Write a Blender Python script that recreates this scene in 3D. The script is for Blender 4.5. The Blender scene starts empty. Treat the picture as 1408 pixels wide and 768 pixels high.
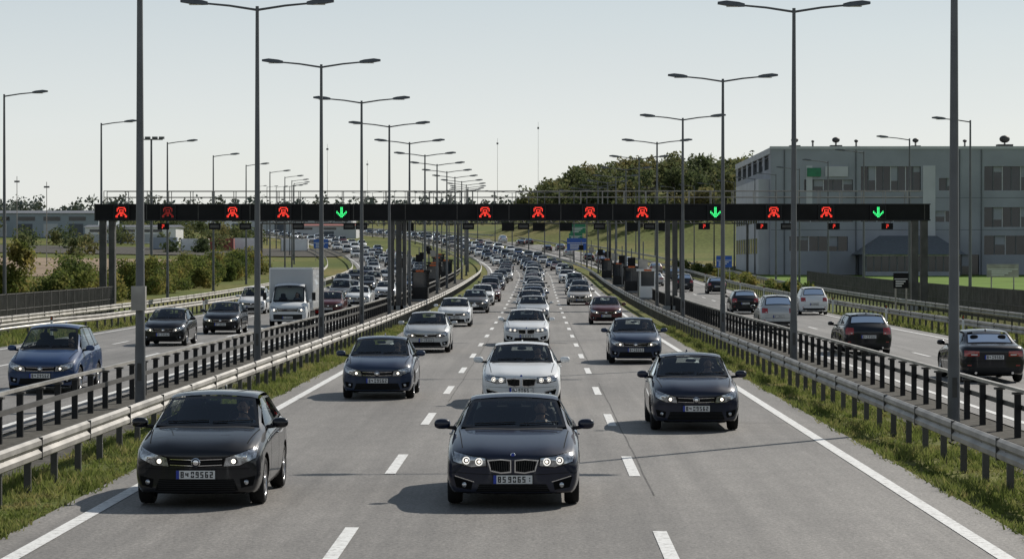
import bpy, bmesh, math, random
from mathutils import Vector, Matrix
from mathutils.bvhtree import BVHTree
import numpy as np
R = random.Random(7)
NR = np.random.default_rng(5)
SC = bpy.context.scene
COL = SC.collection

# ---------------------------------------------------------------- materials
def newmat(name):
    m = bpy.data.materials.new(name); m.use_nodes = True
    nt = m.node_tree
    return m, nt, nt.nodes['Principled BSDF']
def mat(name, col, rough=0.6, metal=0.0, coat=0.0, var=0.15, scale=3.0, spec=0.5, emit=None, es=0.0, bump=0.0):
    m, nt, b = newmat(name)
    b.inputs['Roughness'].default_value = rough
    b.inputs['Metallic'].default_value = metal
    b.inputs['Coat Weight'].default_value = coat
    b.inputs['Coat Roughness'].default_value = 0.04
    b.inputs['Specular IOR Level'].default_value = spec
    tc = nt.nodes.new('ShaderNodeTexCoord')
    nz = nt.nodes.new('ShaderNodeTexNoise'); nz.inputs['Scale'].default_value = scale; nz.inputs['Detail'].default_value = 5
    nt.links.new(tc.outputs['Object'], nz.inputs['Vector'])
    r = nt.nodes.new('ShaderNodeValToRGB')
    r.color_ramp.elements[0].position = 0.3; r.color_ramp.elements[1].position = 0.7
    r.color_ramp.elements[0].color = tuple(c*(1-var) for c in col[:3])+(1,)
    r.color_ramp.elements[1].color = tuple(min(1, c*(1+var)) for c in col[:3])+(1,)
    nt.links.new(nz.outputs['Fac'], r.inputs['Fac'])
    nt.links.new(r.outputs['Color'], b.inputs['Base Color'])
    if bump:
        bp = nt.nodes.new('ShaderNodeBump'); bp.inputs['Strength'].default_value = bump; bp.inputs['Distance'].default_value = 0.02
        nt.links.new(nz.outputs['Fac'], bp.inputs['Height']); nt.links.new(bp.outputs['Normal'], b.inputs['Normal'])
    if emit:
        b.inputs['Emission Color'].default_value = tuple(emit)+(1,)
        b.inputs['Emission Strength'].default_value = es
    return m
def paint(name, col, metal=0.0, rough=0.4, coat=0.9):
    m, nt, b = newmat(name)
    b.inputs['Metallic'].default_value = metal; b.inputs['Roughness'].default_value = rough
    b.inputs['Specular IOR Level'].default_value = 0.15
    b.inputs['Coat Weight'].default_value = coat; b.inputs['Coat IOR'].default_value = 1.45
    tc = nt.nodes.new('ShaderNodeTexCoord')
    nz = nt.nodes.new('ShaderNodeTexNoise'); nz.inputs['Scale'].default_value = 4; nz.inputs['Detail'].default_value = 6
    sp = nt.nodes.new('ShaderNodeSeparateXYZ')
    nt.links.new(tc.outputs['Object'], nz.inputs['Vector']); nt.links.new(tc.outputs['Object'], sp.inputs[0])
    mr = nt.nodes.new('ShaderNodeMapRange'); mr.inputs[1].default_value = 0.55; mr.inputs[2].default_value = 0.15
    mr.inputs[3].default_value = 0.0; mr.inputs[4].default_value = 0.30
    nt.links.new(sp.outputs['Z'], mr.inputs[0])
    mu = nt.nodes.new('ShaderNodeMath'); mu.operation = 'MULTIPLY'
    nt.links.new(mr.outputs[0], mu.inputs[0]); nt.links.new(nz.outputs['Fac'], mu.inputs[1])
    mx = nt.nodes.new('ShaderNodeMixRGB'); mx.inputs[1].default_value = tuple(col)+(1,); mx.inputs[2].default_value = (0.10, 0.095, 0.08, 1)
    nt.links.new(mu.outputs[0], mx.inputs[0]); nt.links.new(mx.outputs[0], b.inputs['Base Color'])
    m2 = nt.nodes.new('ShaderNodeMath'); m2.operation = 'MULTIPLY_ADD'; m2.inputs[1].default_value = 0.7; m2.inputs[2].default_value = 0.02
    nt.links.new(mu.outputs[0], m2.inputs[0]); nt.links.new(m2.outputs[0], b.inputs['Coat Roughness'])
    return m
def glassmat():
    m = bpy.data.materials.new('window_glass'); m.use_nodes = True
    nt = m.node_tree; nt.nodes.clear()
    o = nt.nodes.new('ShaderNodeOutputMaterial'); mx = nt.nodes.new('ShaderNodeMixShader')
    t = nt.nodes.new('ShaderNodeBsdfTransparent'); t.inputs[0].default_value = (0.66, 0.71, 0.70, 1)
    g = nt.nodes.new('ShaderNodeBsdfGlossy'); g.inputs['Roughness'].default_value = 0.02; g.inputs[0].default_value = (0.85, 0.92, 1, 1)
    f = nt.nodes.new('ShaderNodeFresnel'); f.inputs['IOR'].default_value = 1.5
    nt.links.new(f.outputs[0], mx.inputs[0]); nt.links.new(t.outputs[0], mx.inputs[1]); nt.links.new(g.outputs[0], mx.inputs[2])
    nt.links.new(mx.outputs[0], o.inputs[0]); return m

M = {}
M['glass'] = glassmat()
M['black'] = mat('black_plastic', (0.012, 0.012, 0.013), 0.5, var=0.2, spec=.3)
M['gblack'] = mat('gloss_black_trim', (0.005, 0.005, 0.006), 0.15, var=0.1, spec=.4)
M['under'] = mat('underbody', (0.007, 0.007, 0.007), 0.9, spec=.1)
M['tar'] = mat('joint_sealant', (0.085, 0.080, 0.074), 0.7, spec=.3, scale=1.2, var=.5)
M['rubber'] = mat('tyre_rubber', (0.016, 0.016, 0.016), 0.8, bump=0.2, scale=30, spec=.2)
M['alloy'] = mat('alloy_rim', (0.45, 0.45, 0.46), 0.3, metal=0.9)
M['chrome'] = mat('chrome_trim', (0.7, 0.7, 0.72), 0.12, metal=1.0, var=0.05)
M['lamp'] = mat('headlamp_lens', (0.42, 0.43, 0.45), 0.12, metal=0.75, coat=1.0, var=0.6, scale=22)
M['lit'] = mat('lit_headlamp', (1, 1, 1), 0.3, emit=(1.0, 0.90, 0.74), es=2.2)
M['halo'] = mat('lit_ring', (1, 1, 1), 0.3, emit=(1.0, 0.95, 0.85), es=.8)
M['tail'] = mat('tail_lamp_red', (0.30, 0.012, 0.01), 0.12, coat=1.0, var=0.3, scale=15)
M['plate'] = mat('plate_white', (0.70, 0.70, 0.68), 0.4, var=0.04)
M['pblue'] = mat('plate_blue', (0.01, 0.04, 0.35), 0.4)
M['ink'] = mat('plate_ink', (0.01, 0.01, 0.012), 0.5)
M['seat'] = mat('seat_fabric', (0.018, 0.018, 0.02), 0.85, scale=20, spec=.1)
M['skin'] = mat('skin', (0.45, 0.27, 0.19), 0.5, scale=8)
M['cloth'] = mat('driver_shirt', (0.16, 0.18, 0.23), 0.8, scale=12)
M['hair'] = mat('hair', (0.03, 0.02, 0.012), 0.6)
M['galv'] = mat('galvanised_steel', (0.30, 0.285, 0.26), 0.5, metal=0.3, var=0.34, scale=1.2)
M['galvd'] = mat('weathered_steel', (0.075, 0.072, 0.068), 0.6, metal=0.3, var=0.3, scale=1.5)
M['pole'] = mat('pole_steel', (0.12, 0.125, 0.132), 0.55, metal=0.3, var=0.2, scale=1.0)
M['head'] = mat('luminaire_shell', (0.10, 0.105, 0.11), 0.5, var=0.15)
M['lens'] = mat('luminaire_lens', (0.5, 0.5, 0.48), 0.2, var=0.05)
M['gantry'] = mat('gantry_black', (0.009, 0.009, 0.010), 0.6, var=0.35, scale=0.8, spec=.2)
M['gframe'] = mat('sign_housing', (0.020, 0.020, 0.022), 0.5, spec=.3)
M['red'] = mat('led_red', (0.3, 0.01, 0.01), 0.4, emit=(1.0, 0.05, 0.03), es=1.5)
M['reddim'] = mat('led_red_dim', (0.2, 0.01, 0.01), 0.4, emit=(1.0, 0.04, 0.03), es=0.2)
M['green'] = mat('led_green', (0.01, 0.3, 0.05), 0.4, emit=(0.05, 1.0, 0.25), es=1.5)
M['conc'] = mat('concrete', (0.30, 0.30, 0.29), 0.85, var=0.2, scale=0.7)
M['wall'] = mat('grey_render_wall', (0.30, 0.315, 0.345), 0.85, var=0.12, scale=0.25)
M['wall2'] = mat('light_panel_wall', (0.50, 0.51, 0.52), 0.8, var=0.08, scale=0.4)
M['bglass'] = mat('dark_window', (0.02, 0.027, 0.035), 0.06, var=0.5, scale=0.3, spec=0.5)
M['frame'] = mat('window_frame', (0.10, 0.11, 0.12), 0.5)
M['white'] = mat('white_paint_panel', (0.74, 0.74, 0.73), 0.45, var=0.05, scale=1.0, coat=0.3)
M['shed'] = mat('shed_cladding', (0.30, 0.34, 0.38), 0.6, var=0.1, scale=0.1)
M['roofd'] = mat('dark_roof', (0.10, 0.11, 0.13), 0.7)
M['signblue'] = mat('sign_blue', (0.02, 0.10, 0.42), 0.4)
M['signgreen'] = mat('sign_green', (0.01, 0.18, 0.08), 0.4)
M['orange'] = mat('orange_marker', (0.6, 0.12, 0.02), 0.5)
M['contr'] = mat('red_container', (0.26, 0.07, 0.055), 0.6)

# ---------------------------------------------------------------- builder
class B:
    def __init__(s): s.v=[]; s.f=[]; s.m=[]; s.s=[]; s.mats=[]
    def mi(s, k):
        if k not in s.mats: s.mats.append(k)
        return s.mats.index(k)
    def add(s, vs, fs, k, smooth=False):
        o=len(s.v); s.v.extend([tuple(p) for p in vs]); i=s.mi(k)
        for f in fs: s.f.append(tuple(a+o for a in f)); s.m.append(i); s.s.append(smooth)
    def box(s, x0,x1,y0,y1,z0,z1,k):
        vs=[(x0,y0,z0),(x1,y0,z0),(x1,y1,z0),(x0,y1,z0),(x0,y0,z1),(x1,y0,z1),(x1,y1,z1),(x0,y1,z1)]
        s.add(vs,[(0,3,2,1),(4,5,6,7),(0,1,5,4),(1,2,6,5),(2,3,7,6),(3,0,4,7)],k)
    def tube(s, p0, p1, r0, r1, n, k, cap=True):
        p0=Vector(p0);p1=Vector(p1);d=(p1-p0).normalized();u=d.orthogonal().normalized();w=d.cross(u)
        vs=[];
        for p,r in ((p0,r0),(p1,r1)):
            for i in range(n):
                a=2*math.pi*i/n; vs.append(p+u*(r*math.cos(a))+w*(r*math.sin(a)))
        s.add(vs,[(i,(i+1)%n,n+(i+1)%n,n+i) for i in range(n)],k,True)
        if cap: s.add(vs,[tuple(range(n-1,-1,-1)),tuple(range(n,2*n))],k)
    def ell(s, c, r, k, nu=12, nv=8, pw=1.0):
        vs=[];fs=[]
        sp=lambda t: math.copysign(abs(t)**pw,t)
        for j in range(nv+1):
            ph=-math.pi/2+math.pi*j/nv
            for i in range(nu):
                a=2*math.pi*i/nu
                vs.append((c[0]+r[0]*sp(math.cos(ph))*sp(math.cos(a)),c[1]+r[1]*sp(math.cos(ph))*sp(math.sin(a)),c[2]+r[2]*sp(math.sin(ph))))
        for j in range(nv):
            for i in range(nu): fs.append((j*nu+i,j*nu+(i+1)%nu,(j+1)*nu+(i+1)%nu,(j+1)*nu+i))
        s.add(vs,fs,k,True)
    def lathe_x(s, c, prof, n, k, smooth=True):
        vs=[]
        for (dx,r) in prof:
            for i in range(n):
                a=2*math.pi*i/n; vs.append((c[0]+dx,c[1]+r*math.cos(a),c[2]+r*math.sin(a)))
        fs=[]
        for j in range(len(prof)-1):
            for i in range(n): fs.append((j*n+i,j*n+(i+1)%n,(j+1)*n+(i+1)%n,(j+1)*n+i))
        s.add(vs,fs,k,smooth)
    def mesh(s, name, recalc=False):
        me=bpy.data.meshes.new(name); me.from_pydata(s.v,[],s.f)
        for k in s.mats: me.materials.append(M[k] if k in M else M['black'])
        me.polygons.foreach_set('material_index',s.m); me.polygons.foreach_set('use_smooth',s.s)
        me.update(); return me
    def obj(s, name, loc=(0,0,0)):
        o=bpy.data.objects.new(name,s.mesh(name)); o.location=loc; COL.objects.link(o); return o
def place(me, name, loc, rz=0, rx=0, sc=1):
    o=bpy.data.objects.new(name,me); o.location=loc; o.rotation_euler=(rx,0,rz); o.scale=(sc,sc,sc); COL.objects.link(o); return o

# ---------------------------------------------------------------- alignment of the motorway
def zr(Y):
    if Y<110: return 0.0
    if Y<600: return 3.5e-5*(Y-110)**2
    return 8.4035+0.022*(Y-600)
def slope(Y):
    return (zr(Y+2)-zr(Y-2))/4
def cm(Y): return 0.0 if Y<300 else -2.6e-4*(Y-300)**2
def dl(Y):
    if Y<180: return 0.0
    if Y<380: return -1.2e-4*(Y-180)**2
    return -4.8-0.04*(Y-380)
def cl(Y): return cm(Y)+dl(Y)
YS=[-40+5*i for i in range(209)]      # -40..1000
def hill(X,Y):
    t=1-((X-47)/66)**2-((Y-700)/190)**2
    return 13.0*(t*t*(3-2*t)) if t>0 else 0.0
def zg(X,Y):
    z=zr(Y)+hill(X,Y)
    d=X-cl(Y)
    if d<-30 and Y<1100: z+=0.9*min(1,(-30-d)/60)*math.sin(X*0.013+Y*0.006)
    return z-0.05

def strip(name,xa,xb,pf,y0,y1,dz,k):
    b=B(); ys=[y0]+[y for y in YS if y0<y<y1]+[y1]
    vs=[];fs=[]
    for y in ys:
        vs.append((xa+pf(y),y,zr2(y)+dz)); vs.append((xb+pf(y),y,zr2(y)+dz))
    for i in range(len(ys)-1): fs.append((2*i,2*i+1,2*i+3,2*i+2))
    b.add(vs,fs,k); return b
def zr2(y):   # piecewise linear on YS knots so stacked sheets never cross
    i=math.floor((y+40)/5); a=-40+5*i; t=(y-a)/5
    return zr(a)*(1-t)+zr(a+5)*t

# asphalt
def asphalt(name, base, seed):
    m, nt, b = newmat(name); L=nt.links.new
    tc=nt.nodes.new('ShaderNodeTexCoord')
    def noise(scale,vec=(1,1,1),det=6,ro=0.6):
        mp=nt.nodes.new('ShaderNodeMapping'); mp.inputs['Scale'].default_value=vec; mp.inputs['Location'].default_value=(seed,seed*2,0)
        n=nt.nodes.new('ShaderNodeTexNoise'); n.inputs['Scale'].default_value=scale; n.inputs['Detail'].default_value=det; n.inputs['Roughness'].default_value=ro
        L(tc.outputs['Object'],mp.inputs[0]); L(mp.outputs[0],n.inputs['Vector']); return n
    def ramp(src,p0,p1,c0,c1):
        r=nt.nodes.new('ShaderNodeValToRGB'); r.color_ramp.elements[0].position=p0; r.color_ramp.elements[1].position=p1
        r.color_ramp.elements[0].color=(c0,c0,c0,1); r.color_ramp.elements[1].color=(c1,c1,c1,1); L(src,r.inputs[0]); return r
    def mul(a,bb,f=1.0):
        x=nt.nodes.new('ShaderNodeMixRGB'); x.blend_type='MULTIPLY'; x.inputs[0].default_value=f; L(a,x.inputs[1]); L(bb,x.inputs[2]); return x
    fine=noise(20,(1,.6,1),3,0.85); streak=noise(1.6,(1,0.02,1),5); patch=noise(0.22,(1,0.35,1),5); mid=noise(3.5,(1,0.4,1),5)
    r1=ramp(fine.outputs['Fac'],0.3,0.7,0.50,1.5); r2=ramp(streak.outputs['Fac'],0.32,0.68,0.76,1.14)
    r3=ramp(patch.outputs['Fac'],0.35,0.65,0.84,1.12); r4=ramp(mid.outputs['Fac'],0.3,0.7,0.88,1.1)
    c=nt.nodes.new('ShaderNodeRGB'); c.outputs[0].default_value=base+(1,)
    o=mul(c.outputs[0],r1.outputs[0]); o=mul(o.outputs[0],r2.outputs[0]); o=mul(o.outputs[0],r3.outputs[0]); o=mul(o.outputs[0],r4.outputs[0])
    L(o.outputs[0],b.inputs['Base Color'])
    b.inputs['Roughness'].default_value=0.65; b.inputs['Specular IOR Level'].default_value=0.4
    bp=nt.nodes.new('ShaderNodeBump'); bp.inputs['Strength'].default_value=0.45; bp.inputs['Distance'].default_value=0.012
    L(fine.outputs['Fac'],bp.inputs['Height']); L(bp.outputs[0],b.inputs['Normal'])
    return m
M['asph']=asphalt('asphalt',(0.185,0.174,0.160),3)
M['asph2']=asphalt('asphalt_side',(0.175,0.167,0.156),11)
def markmat():
    m,nt,b=newmat('road_marking_paint'); L=nt.links.new
    tc=nt.nodes.new('ShaderNodeTexCoord'); n=nt.nodes.new('ShaderNodeTexNoise'); n.inputs['Scale'].default_value=9; n.inputs['Detail'].default_value=8; n.inputs['Roughness'].default_value=.75
    L(tc.outputs['Object'],n.inputs['Vector']); r=nt.nodes.new('ShaderNodeValToRGB')
    r.color_ramp.elements[0].position=.32; r.color_ramp.elements[1].position=.52
    r.color_ramp.elements[0].color=(.30,.29,.27,1); r.color_ramp.elements[1].color=(.70,.70,.68,1)
    L(n.outputs['Fac'],r.inputs[0]); L(r.outputs[0],b.inputs['Base Color']); b.inputs['Roughness'].default_value=.6; return m
M['mark']=markmat()
def groundmat():
    m,nt,b=newmat('ground_grass'); L=nt.links.new
    tc=nt.nodes.new('ShaderNodeTexCoord')
    def n(s,d=6):
        x=nt.nodes.new('ShaderNodeTexNoise'); x.inputs['Scale'].default_value=s; x.inputs['Detail'].default_value=d; L(tc.outputs['Object'],x.inputs['Vector']); return x
    a=n(0.02,4); c=n(1.5,8)
    r=nt.nodes.new('ShaderNodeValToRGB'); e=r.color_ramp.elements
    e[0].position=.3; e[0].color=(.075,.105,.026,1); e[1].position=.62; e[1].color=(.19,.17,.065,1)
    x=e.new(.48); x.color=(.12,.14,.04,1)
    L(a.outputs['Fac'],r.inputs[0])
    r2=nt.nodes.new('ShaderNodeValToRGB'); r2.color_ramp.elements[0].position=.3; r2.color_ramp.elements[1].position=.7
    r2.color_ramp.elements[0].color=(.55,.5,.45,1); r2.color_ramp.elements[1].color=(1.2,1.2,1.1,1); L(c.outputs['Fac'],r2.inputs[0])
    mx=nt.nodes.new('ShaderNodeMixRGB'); mx.blend_type='MULTIPLY'; mx.inputs[0].default_value=1; L(r.outputs[0],mx.inputs[1]); L(r2.outputs[0],mx.inputs[2])
    L(mx.outputs[0],b.inputs['Base Color']); b.inputs['Roughness'].default_value=.95; b.inputs['Specular IOR Level'].default_value=.1; return m
M['ground']=groundmat()
M['soil']=mat('ploughed_soil',(0.25,0.19,0.135),0.95,var=0.25,scale=0.15,spec=.1)
M['lawn']=mat('lawn',(0.12,0.19,0.035),0.95,var=0.2,scale=0.3,spec=.1)
M['gravel']=mat('median_gravel',(0.085,0.08,0.07),0.95,var=0.4,scale=6,spec=.1)

# ground
xs=[-4000,-2000,-1200,-700,-450,-300,-220,-170]+[-140+8*i for i in range(46)]+[260,330,450,700,1200,2000,4000]
ys=YS+[1060,1150,1300,1500,1800,2200,2800,3600,4600]
gb=B(); vs=[(x,y,zg(x,y)) for y in ys for x in xs]; nx=len(xs)
gb.add(vs,[(j*nx+i,j*nx+i+1,(j+1)*nx+i+1,(j+1)*nx+i) for j in range(len(ys)-1) for i in range(nx-1)],'ground',True)
gb.obj('ground')

def sheet(name,x0,x1,y0,y1,k,dz=.08,nxx=12):
    b=B(); yy=[y0]+[y for y in YS if y0<y<y1]+[y1]; xx=[x0+(x1-x0)*i/nxx for i in range(nxx+1)]
    v=[(x,y,zg(x,y)+dz) for y in yy for x in xx]; n=len(xx)
    b.add(v,[(j*n+i,j*n+i+1,(j+1)*n+i+1,(j+1)*n+i) for j in range(len(yy)-1) for i in range(n-1)],k); return b.obj(name)
sheet('ploughed_field',-150,-52,300,420,'soil')
sheet('lawn',26.5,90,150,322,'lawn',.05)
sheet('parking_ground',-120,-36,455,520,'gravel',.16)

strip('m',-6.45,5.85,cm,-40,1000,0.0,'asph').obj('motorway_carriageway')
strip('m',-20.9,-10.3,cl,-40,1000,0.0,'asph2').obj('motorway_carriageway')
strip('m',9.5,18.3,cm,-40,1000,0.0,'asph2').obj('motorway_carriageway')
strip('m',-10.3,-8.0,cm,-40,300,-.02,'gravel').obj('median_gravel')
strip('m',7.6,9.5,cm,-40,300,-.02,'gravel').obj('median_gravel')

mk=B()
def line(x,w,pf,y0,y1,dz=.008):
    ys_=[y0]+[y for y in YS if y0<y<y1]+[y1]; v=[]
    for y in ys_:
        v.append((x-w/2+pf(y),y,zr2(y)+dz)); v.append((x+w/2+pf(y),y,zr2(y)+dz))
    mk.add(v,[(2*i,2*i+1,2*i+3,2*i+2) for i in range(len(ys_)-1)],'mark')
line(-5.88,.20,cm,-40,1000); line(5.2,.20,cm,-40,1000)
line(-10.75,.16,cl,-40,1000); line(-20.3,.16,cl,-40,1000); line(9.95,.16,cm,-40,1000); line(17.5,.16,cm,-40,1000)
for x,pf,w,y0 in ((-2.32,cm,.17,27.6),(1.48,cm,.17,27.2),(-13.75,cl,.14,28),(-17.1,cl,.14,30),(13.65,cm,.14,29)):
    y=y0-60
    while y<900:
        line(x,w,pf,y,y+4.0); y+=12
mk.obj('lane_markings')
# sealed longitudinal and transverse joints
jb=B()
def joint(pts,w,dz=.004):
    v=[]
    for i,(x,y) in enumerate(pts):
        q=pts[min(i+1,len(pts)-1)]; p=pts[max(i-1,0)]; dx,dy=q[0]-p[0],q[1]-p[1]; l=math.hypot(dx,dy); nx_,ny_=-dy/l*w/2,dx/l*w/2
        v+=[(x-nx_,y-ny_,zr2(y)+dz),(x+nx_,y+ny_,zr2(y)+dz)]
    jb.add(v,[(2*i,2*i+2,2*i+3,2*i+1) for i in range(len(pts)-1)],'tar')
for x,y0,y1 in ((1.63,36,70),(-2.13,60,110),(1.63,84,140),(-13.6,30,150),(13.8,40,120)):
    pts=[];dx=0;y=y0
    while y<y1: dx=dx*.7+R.gauss(0,.006); pts.append((x+dx,y)); y+=.8
    joint(pts,.022)
for y0,xa,xb in ((52.3,1.7,5.7),(72,-6.2,5.6),(88,-20.6,-10.6)):
    pts=[];dy=0;x=xa
    while x<xb: dy=dy*.95+R.gauss(0,.015); pts.append((x,y0+dy)); x+=.25
    joint(pts,.03)
jb.obj('road_joints')

# ---------------------------------------------------------------- guardrails
def guardrail(X,y0,y1,pf,side,step=2.0,flare=0):
    b=B(); prof=[(0,.43),(.05,.46),(.055,.53),(.005,.585),(.055,.64),(.05,.71),(0,.745),(-.015,.745),(-.015,.43)]
    ys_=[y0]+[y for y in YS if y0<y<y1]+[y1]
    if flare: ys_=sorted(set(ys_+[y0+i for i in range(1,15)]))
    v=[];n=len(prof)
    def off(y): 
        t=max(0,1-(y-y0)/14) if flare else 0
        return flare*t*t, -.45*t*t*t if flare else 0
    for y in ys_:
        ox,oz=off(y)
        for (dx,z) in prof: v.append((X+ox+pf(y)+side*(dx+.06),y,zr2(y)+z+oz))
    b.add(v,[(j*n+i,j*n+(i+1)%n,(j+1)*n+(i+1)%n,(j+1)*n+i) for j in range(len(ys_)-1) for i in range(n)],'galv')
    y=y0+1.0
    while y<min(y1,200) and not flare:
        x=X+pf(y)+side*.06; z=zr2(y)
        xx=sorted((x+side*.0,x+side*.062)); b.box(xx[0],xx[1],y-.01,y+.01,z+.425,z+.75,'galvd'); y+=4
    y=y0+.5; ym=min(y1,330)
    while y<ym:
        ox,oz=off(y); x=X+ox+pf(y); z=zr2(y)
        b.box(x-.05,x+.05,y-.03,y+.03,z-.1,z+.70+oz,'galvd'); b.box(min(x+side*.05,x+side*.07),max(x+side*.05,x+side*.07),y-.05,y+.05,z+.5,z+.68,'galvd')
        y+=step
    return b.obj('guardrail')
guardrail(-7.35,12,900,cm,1); guardrail(6.75,12,900,cm,-1)
guardrail(-21.6,112,900,cl,1,2,-4); guardrail(-25.2,100,600,cl,1)
guardrail(19.2,70,900,cm,-1); guardrail(24.2,110,600,cm,-1)
def postbarrier(X,y0,y1,pf):
    b=B(); y=y0
    while y<min(y1,300):
        x=X+pf(y); z=zr2(y); 
        b.box(x-.06,x+.06,y-.04,y+.04,z-.1,z+.80,'black'); b.box(x-.10,x+.10,y-.08,y+.08,z+.80,z+.84,'galvd')
        y+=1.9
    ys_=[y0]+[q for q in YS if y0<q<y1]+[y1]
    for (xa,xb,za,zb_,k) in ((.065,.11,.50,.60,'galvd'),(-.05,.05,.86,.92,'galv')):
        v=[]
        for q in ys_:
            x=X+pf(q); z=zr2(q); v+= [(x+xa,q,z+za),(x+xb,q,z+za),(x+xb,q,z+zb_),(x+xa,q,z+zb_)]
        b.add(v,[(4*j+i,4*j+(i+1)%4,4*j+4+(i+1)%4,4*j+4+i) for j in range(len(ys_)-1) for i in range(4)],k)
    return b.obj('crash_barrier')
postbarrier(-9.85,14,900,cm); postbarrier(9.05,14,900,cm)
def delin(X,Y):
    b=B(); b.box(-.05,.05,-.03,.03,0,.82,'white'); b.box(-.052,.052,-.032,.032,.82,1.0,'black'); b.box(-.02,.02,-.036,-.032,.86,.96,'orange'); b.obj('delineator_post',(X,Y,zr(Y)-.05))
for i in range(9): delin(18.8,88+i*25); delin(-21.1+cl(60+i*25),60+i*25)

# ---------------------------------------------------------------- verge grass
def verge(name,regions,n,hmin,hmax,w):
    V=[];F=[]
    tot=sum((r[1]-r[0])*(r[3]-r[2]) for r in regions)
    for (x0,x1,y0,y1) in regions:
        m=int(n*(x1-x0)*(y1-y0)/tot)
        cx=NR.uniform(x0,x1,m); cy=y0+(y1-y0)*NR.uniform(0,1,m)**1.4
        keep=(np.sin(cx*3.1+cy*.7)+np.sin(cy*1.9-cx*2)+NR.uniform(-1.6,1.6,m))>-1.1
        for x,y in zip(cx[keep],cy[keep]):
            h=R.uniform(hmin,hmax)*(1+.5*math.sin(y*.9+x)); z=zr2(y)-.03
            for _ in range(4):
                a=R.uniform(0,6.283); ww=w*R.uniform(.6,1.3); lx=R.gauss(0,.5)*h; ly=R.gauss(0,.5)*h
                bx=x+R.gauss(0,.04);by=y+R.gauss(0,.04); o=len(V)
                V+= [(bx-ww*math.cos(a),by-ww*math.sin(a),z),(bx+ww*math.cos(a),by+ww*math.sin(a),z),(bx+lx,by+ly,z+h)]
                F.append((o,o+1,o+2))
    b=B(); b.v=V; b.f=F; b.m=[0]*len(F); b.s=[False]*len(F); b.mats=['grass']; return b.obj(name)
def leafmat(name,c0,c1,c2,sc,tr=.35):
    m=bpy.data.materials.new(name); m.use_nodes=True; nt=m.node_tree; b=nt.nodes['Principled BSDF']; L=nt.links.new
    tc=nt.nodes.new('ShaderNodeTexCoord'); n=nt.nodes.new('ShaderNodeTexNoise'); n.inputs['Scale'].default_value=sc; n.inputs['Detail'].default_value=4
    L(tc.outputs['Object'],n.inputs['Vector']); r=nt.nodes.new('ShaderNodeValToRGB'); e=r.color_ramp.elements
    e[0].position=.33;e[0].color=c0+(1,);e[1].position=.68;e[1].color=c2+(1,);q=e.new(.5);q.color=c1+(1,)
    L(n.outputs['Fac'],r.inputs[0]); L(r.outputs[0],b.inputs['Base Color']); b.inputs['Roughness'].default_value=.8; b.inputs['Specular IOR Level'].default_value=.15
    if tr:
        t=nt.nodes.new('ShaderNodeBsdfTranslucent'); L(r.outputs[0],t.inputs[0]); mx=nt.nodes.new('ShaderNodeMixShader'); mx.inputs[0].default_value=tr
        L(b.outputs[0],mx.inputs[1]); L(t.outputs[0],mx.inputs[2]); L(mx.outputs[0],nt.nodes['Material Output'].inputs[0])
    return m
M['grass']=leafmat('grass_blades',(.08,.11,.025),(.17,.20,.055),(.30,.26,.11),1.2,.45)
M['leaf']=leafmat('leaf_green',(.06,.09,.026),(.13,.155,.042),(.27,.22,.07),.45,.5)
M['leafhill']=leafmat('leaf_hill',(.060,.082,.038),(.11,.13,.055),(.19,.165,.07),.09,.45)
M['leafhaze']=leafmat('leaf_far_hazed',(.12,.145,.13),(.155,.18,.15),(.20,.205,.165),.03,0)  # aerial haze painted into the leaf colours: paler and bluer for far trees
M['bark']=mat('bark',(.05,.045,.035),.9)
verge('verge_grass',[(-8.1,-6.40,24,130),(5.80,7.7,24,130)],23000,.04,.15,.018)
verge('verge_grass',[(-24.8,-21,60,150),(18.4,24,70,160)],9000,.10,.30,.03)

def foliage(name,trees,leafk,quad,nleaf,trunk=True,tf=.3):
    tb=B()
    allv=[];
    for (x,y,z,h,w) in trees:
        th=h*tf if trunk else 0
        if trunk:
            tb.tube((x,y,z-.2),(x+R.uniform(-.2,.2),y,z+h*.65),w*.05,w*.02,6,'bark')
            for q in range(3):
                a=R.uniform(0,6.28); z0=z+h*R.uniform(.3,.5); tb.tube((x,y,z0),(x+math.cos(a)*w*.3,y+math.sin(a)*w*.3,z0+h*.2),w*.02,w*.01,5,'bark')
        nc=R.randint(8,12)
        for c in range(nc):
            a=R.uniform(0,6.28); rr=w*.5*R.uniform(.05,.8); t=R.random()
            cz=z+th+(h-th)*(.08+.76*t); rr*=(1-.5*t)
            cx_=x+rr*math.cos(a); cy_=y+rr*math.sin(a); cr=w*R.uniform(.17,.30)
            m=max(6,nleaf//nc)
            d=NR.normal(size=(m,3)); d/=np.linalg.norm(d,axis=1)[:,None]; rad=cr*NR.uniform(.45,1.08,size=(m,1))
            allv.append(np.array([cx_,cy_,cz])+d*rad*np.array([1,1,.85]))
    P=np.concatenate(allv); n=len(P)
    u=NR.normal(size=(n,3)); u/=np.linalg.norm(u,axis=1)[:,None]; w_=NR.normal(size=(n,3)); w_=np.cross(u,w_); w_/=np.linalg.norm(w_,axis=1)[:,None]
    s=quad*NR.uniform(.5,1.3,size=(n,1))
    q=np.stack([P-u*s,P+w_*s*.6,P+u*s,P-w_*s*.6],axis=1).reshape(-1,3)
    tb.add(q.tolist(),[(4*i,4*i+1,4*i+2,4*i+3) for i in range(n)],leafk)
    return tb.obj(name)
tr=[]
for i in range(46):
    y=140+i*4.3+R.uniform(-1,1); x=-32.5-R.uniform(0,6)+cl(y); tr.append((x,y,zg(x,y),R.uniform(2.1,3.6),R.uniform(3.2,4.8)))
for i in range(20):
    x=-31.5-(i%10)*1.5; y=137+R.uniform(-3,8)+(i//10)*9; tr.append((x,y,zg(x,y),R.uniform(3.8,5.4),R.uniform(3,4.2)))
foliage('hedge',tr,'leaf',.13,2300,False)
tr=[]
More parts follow.
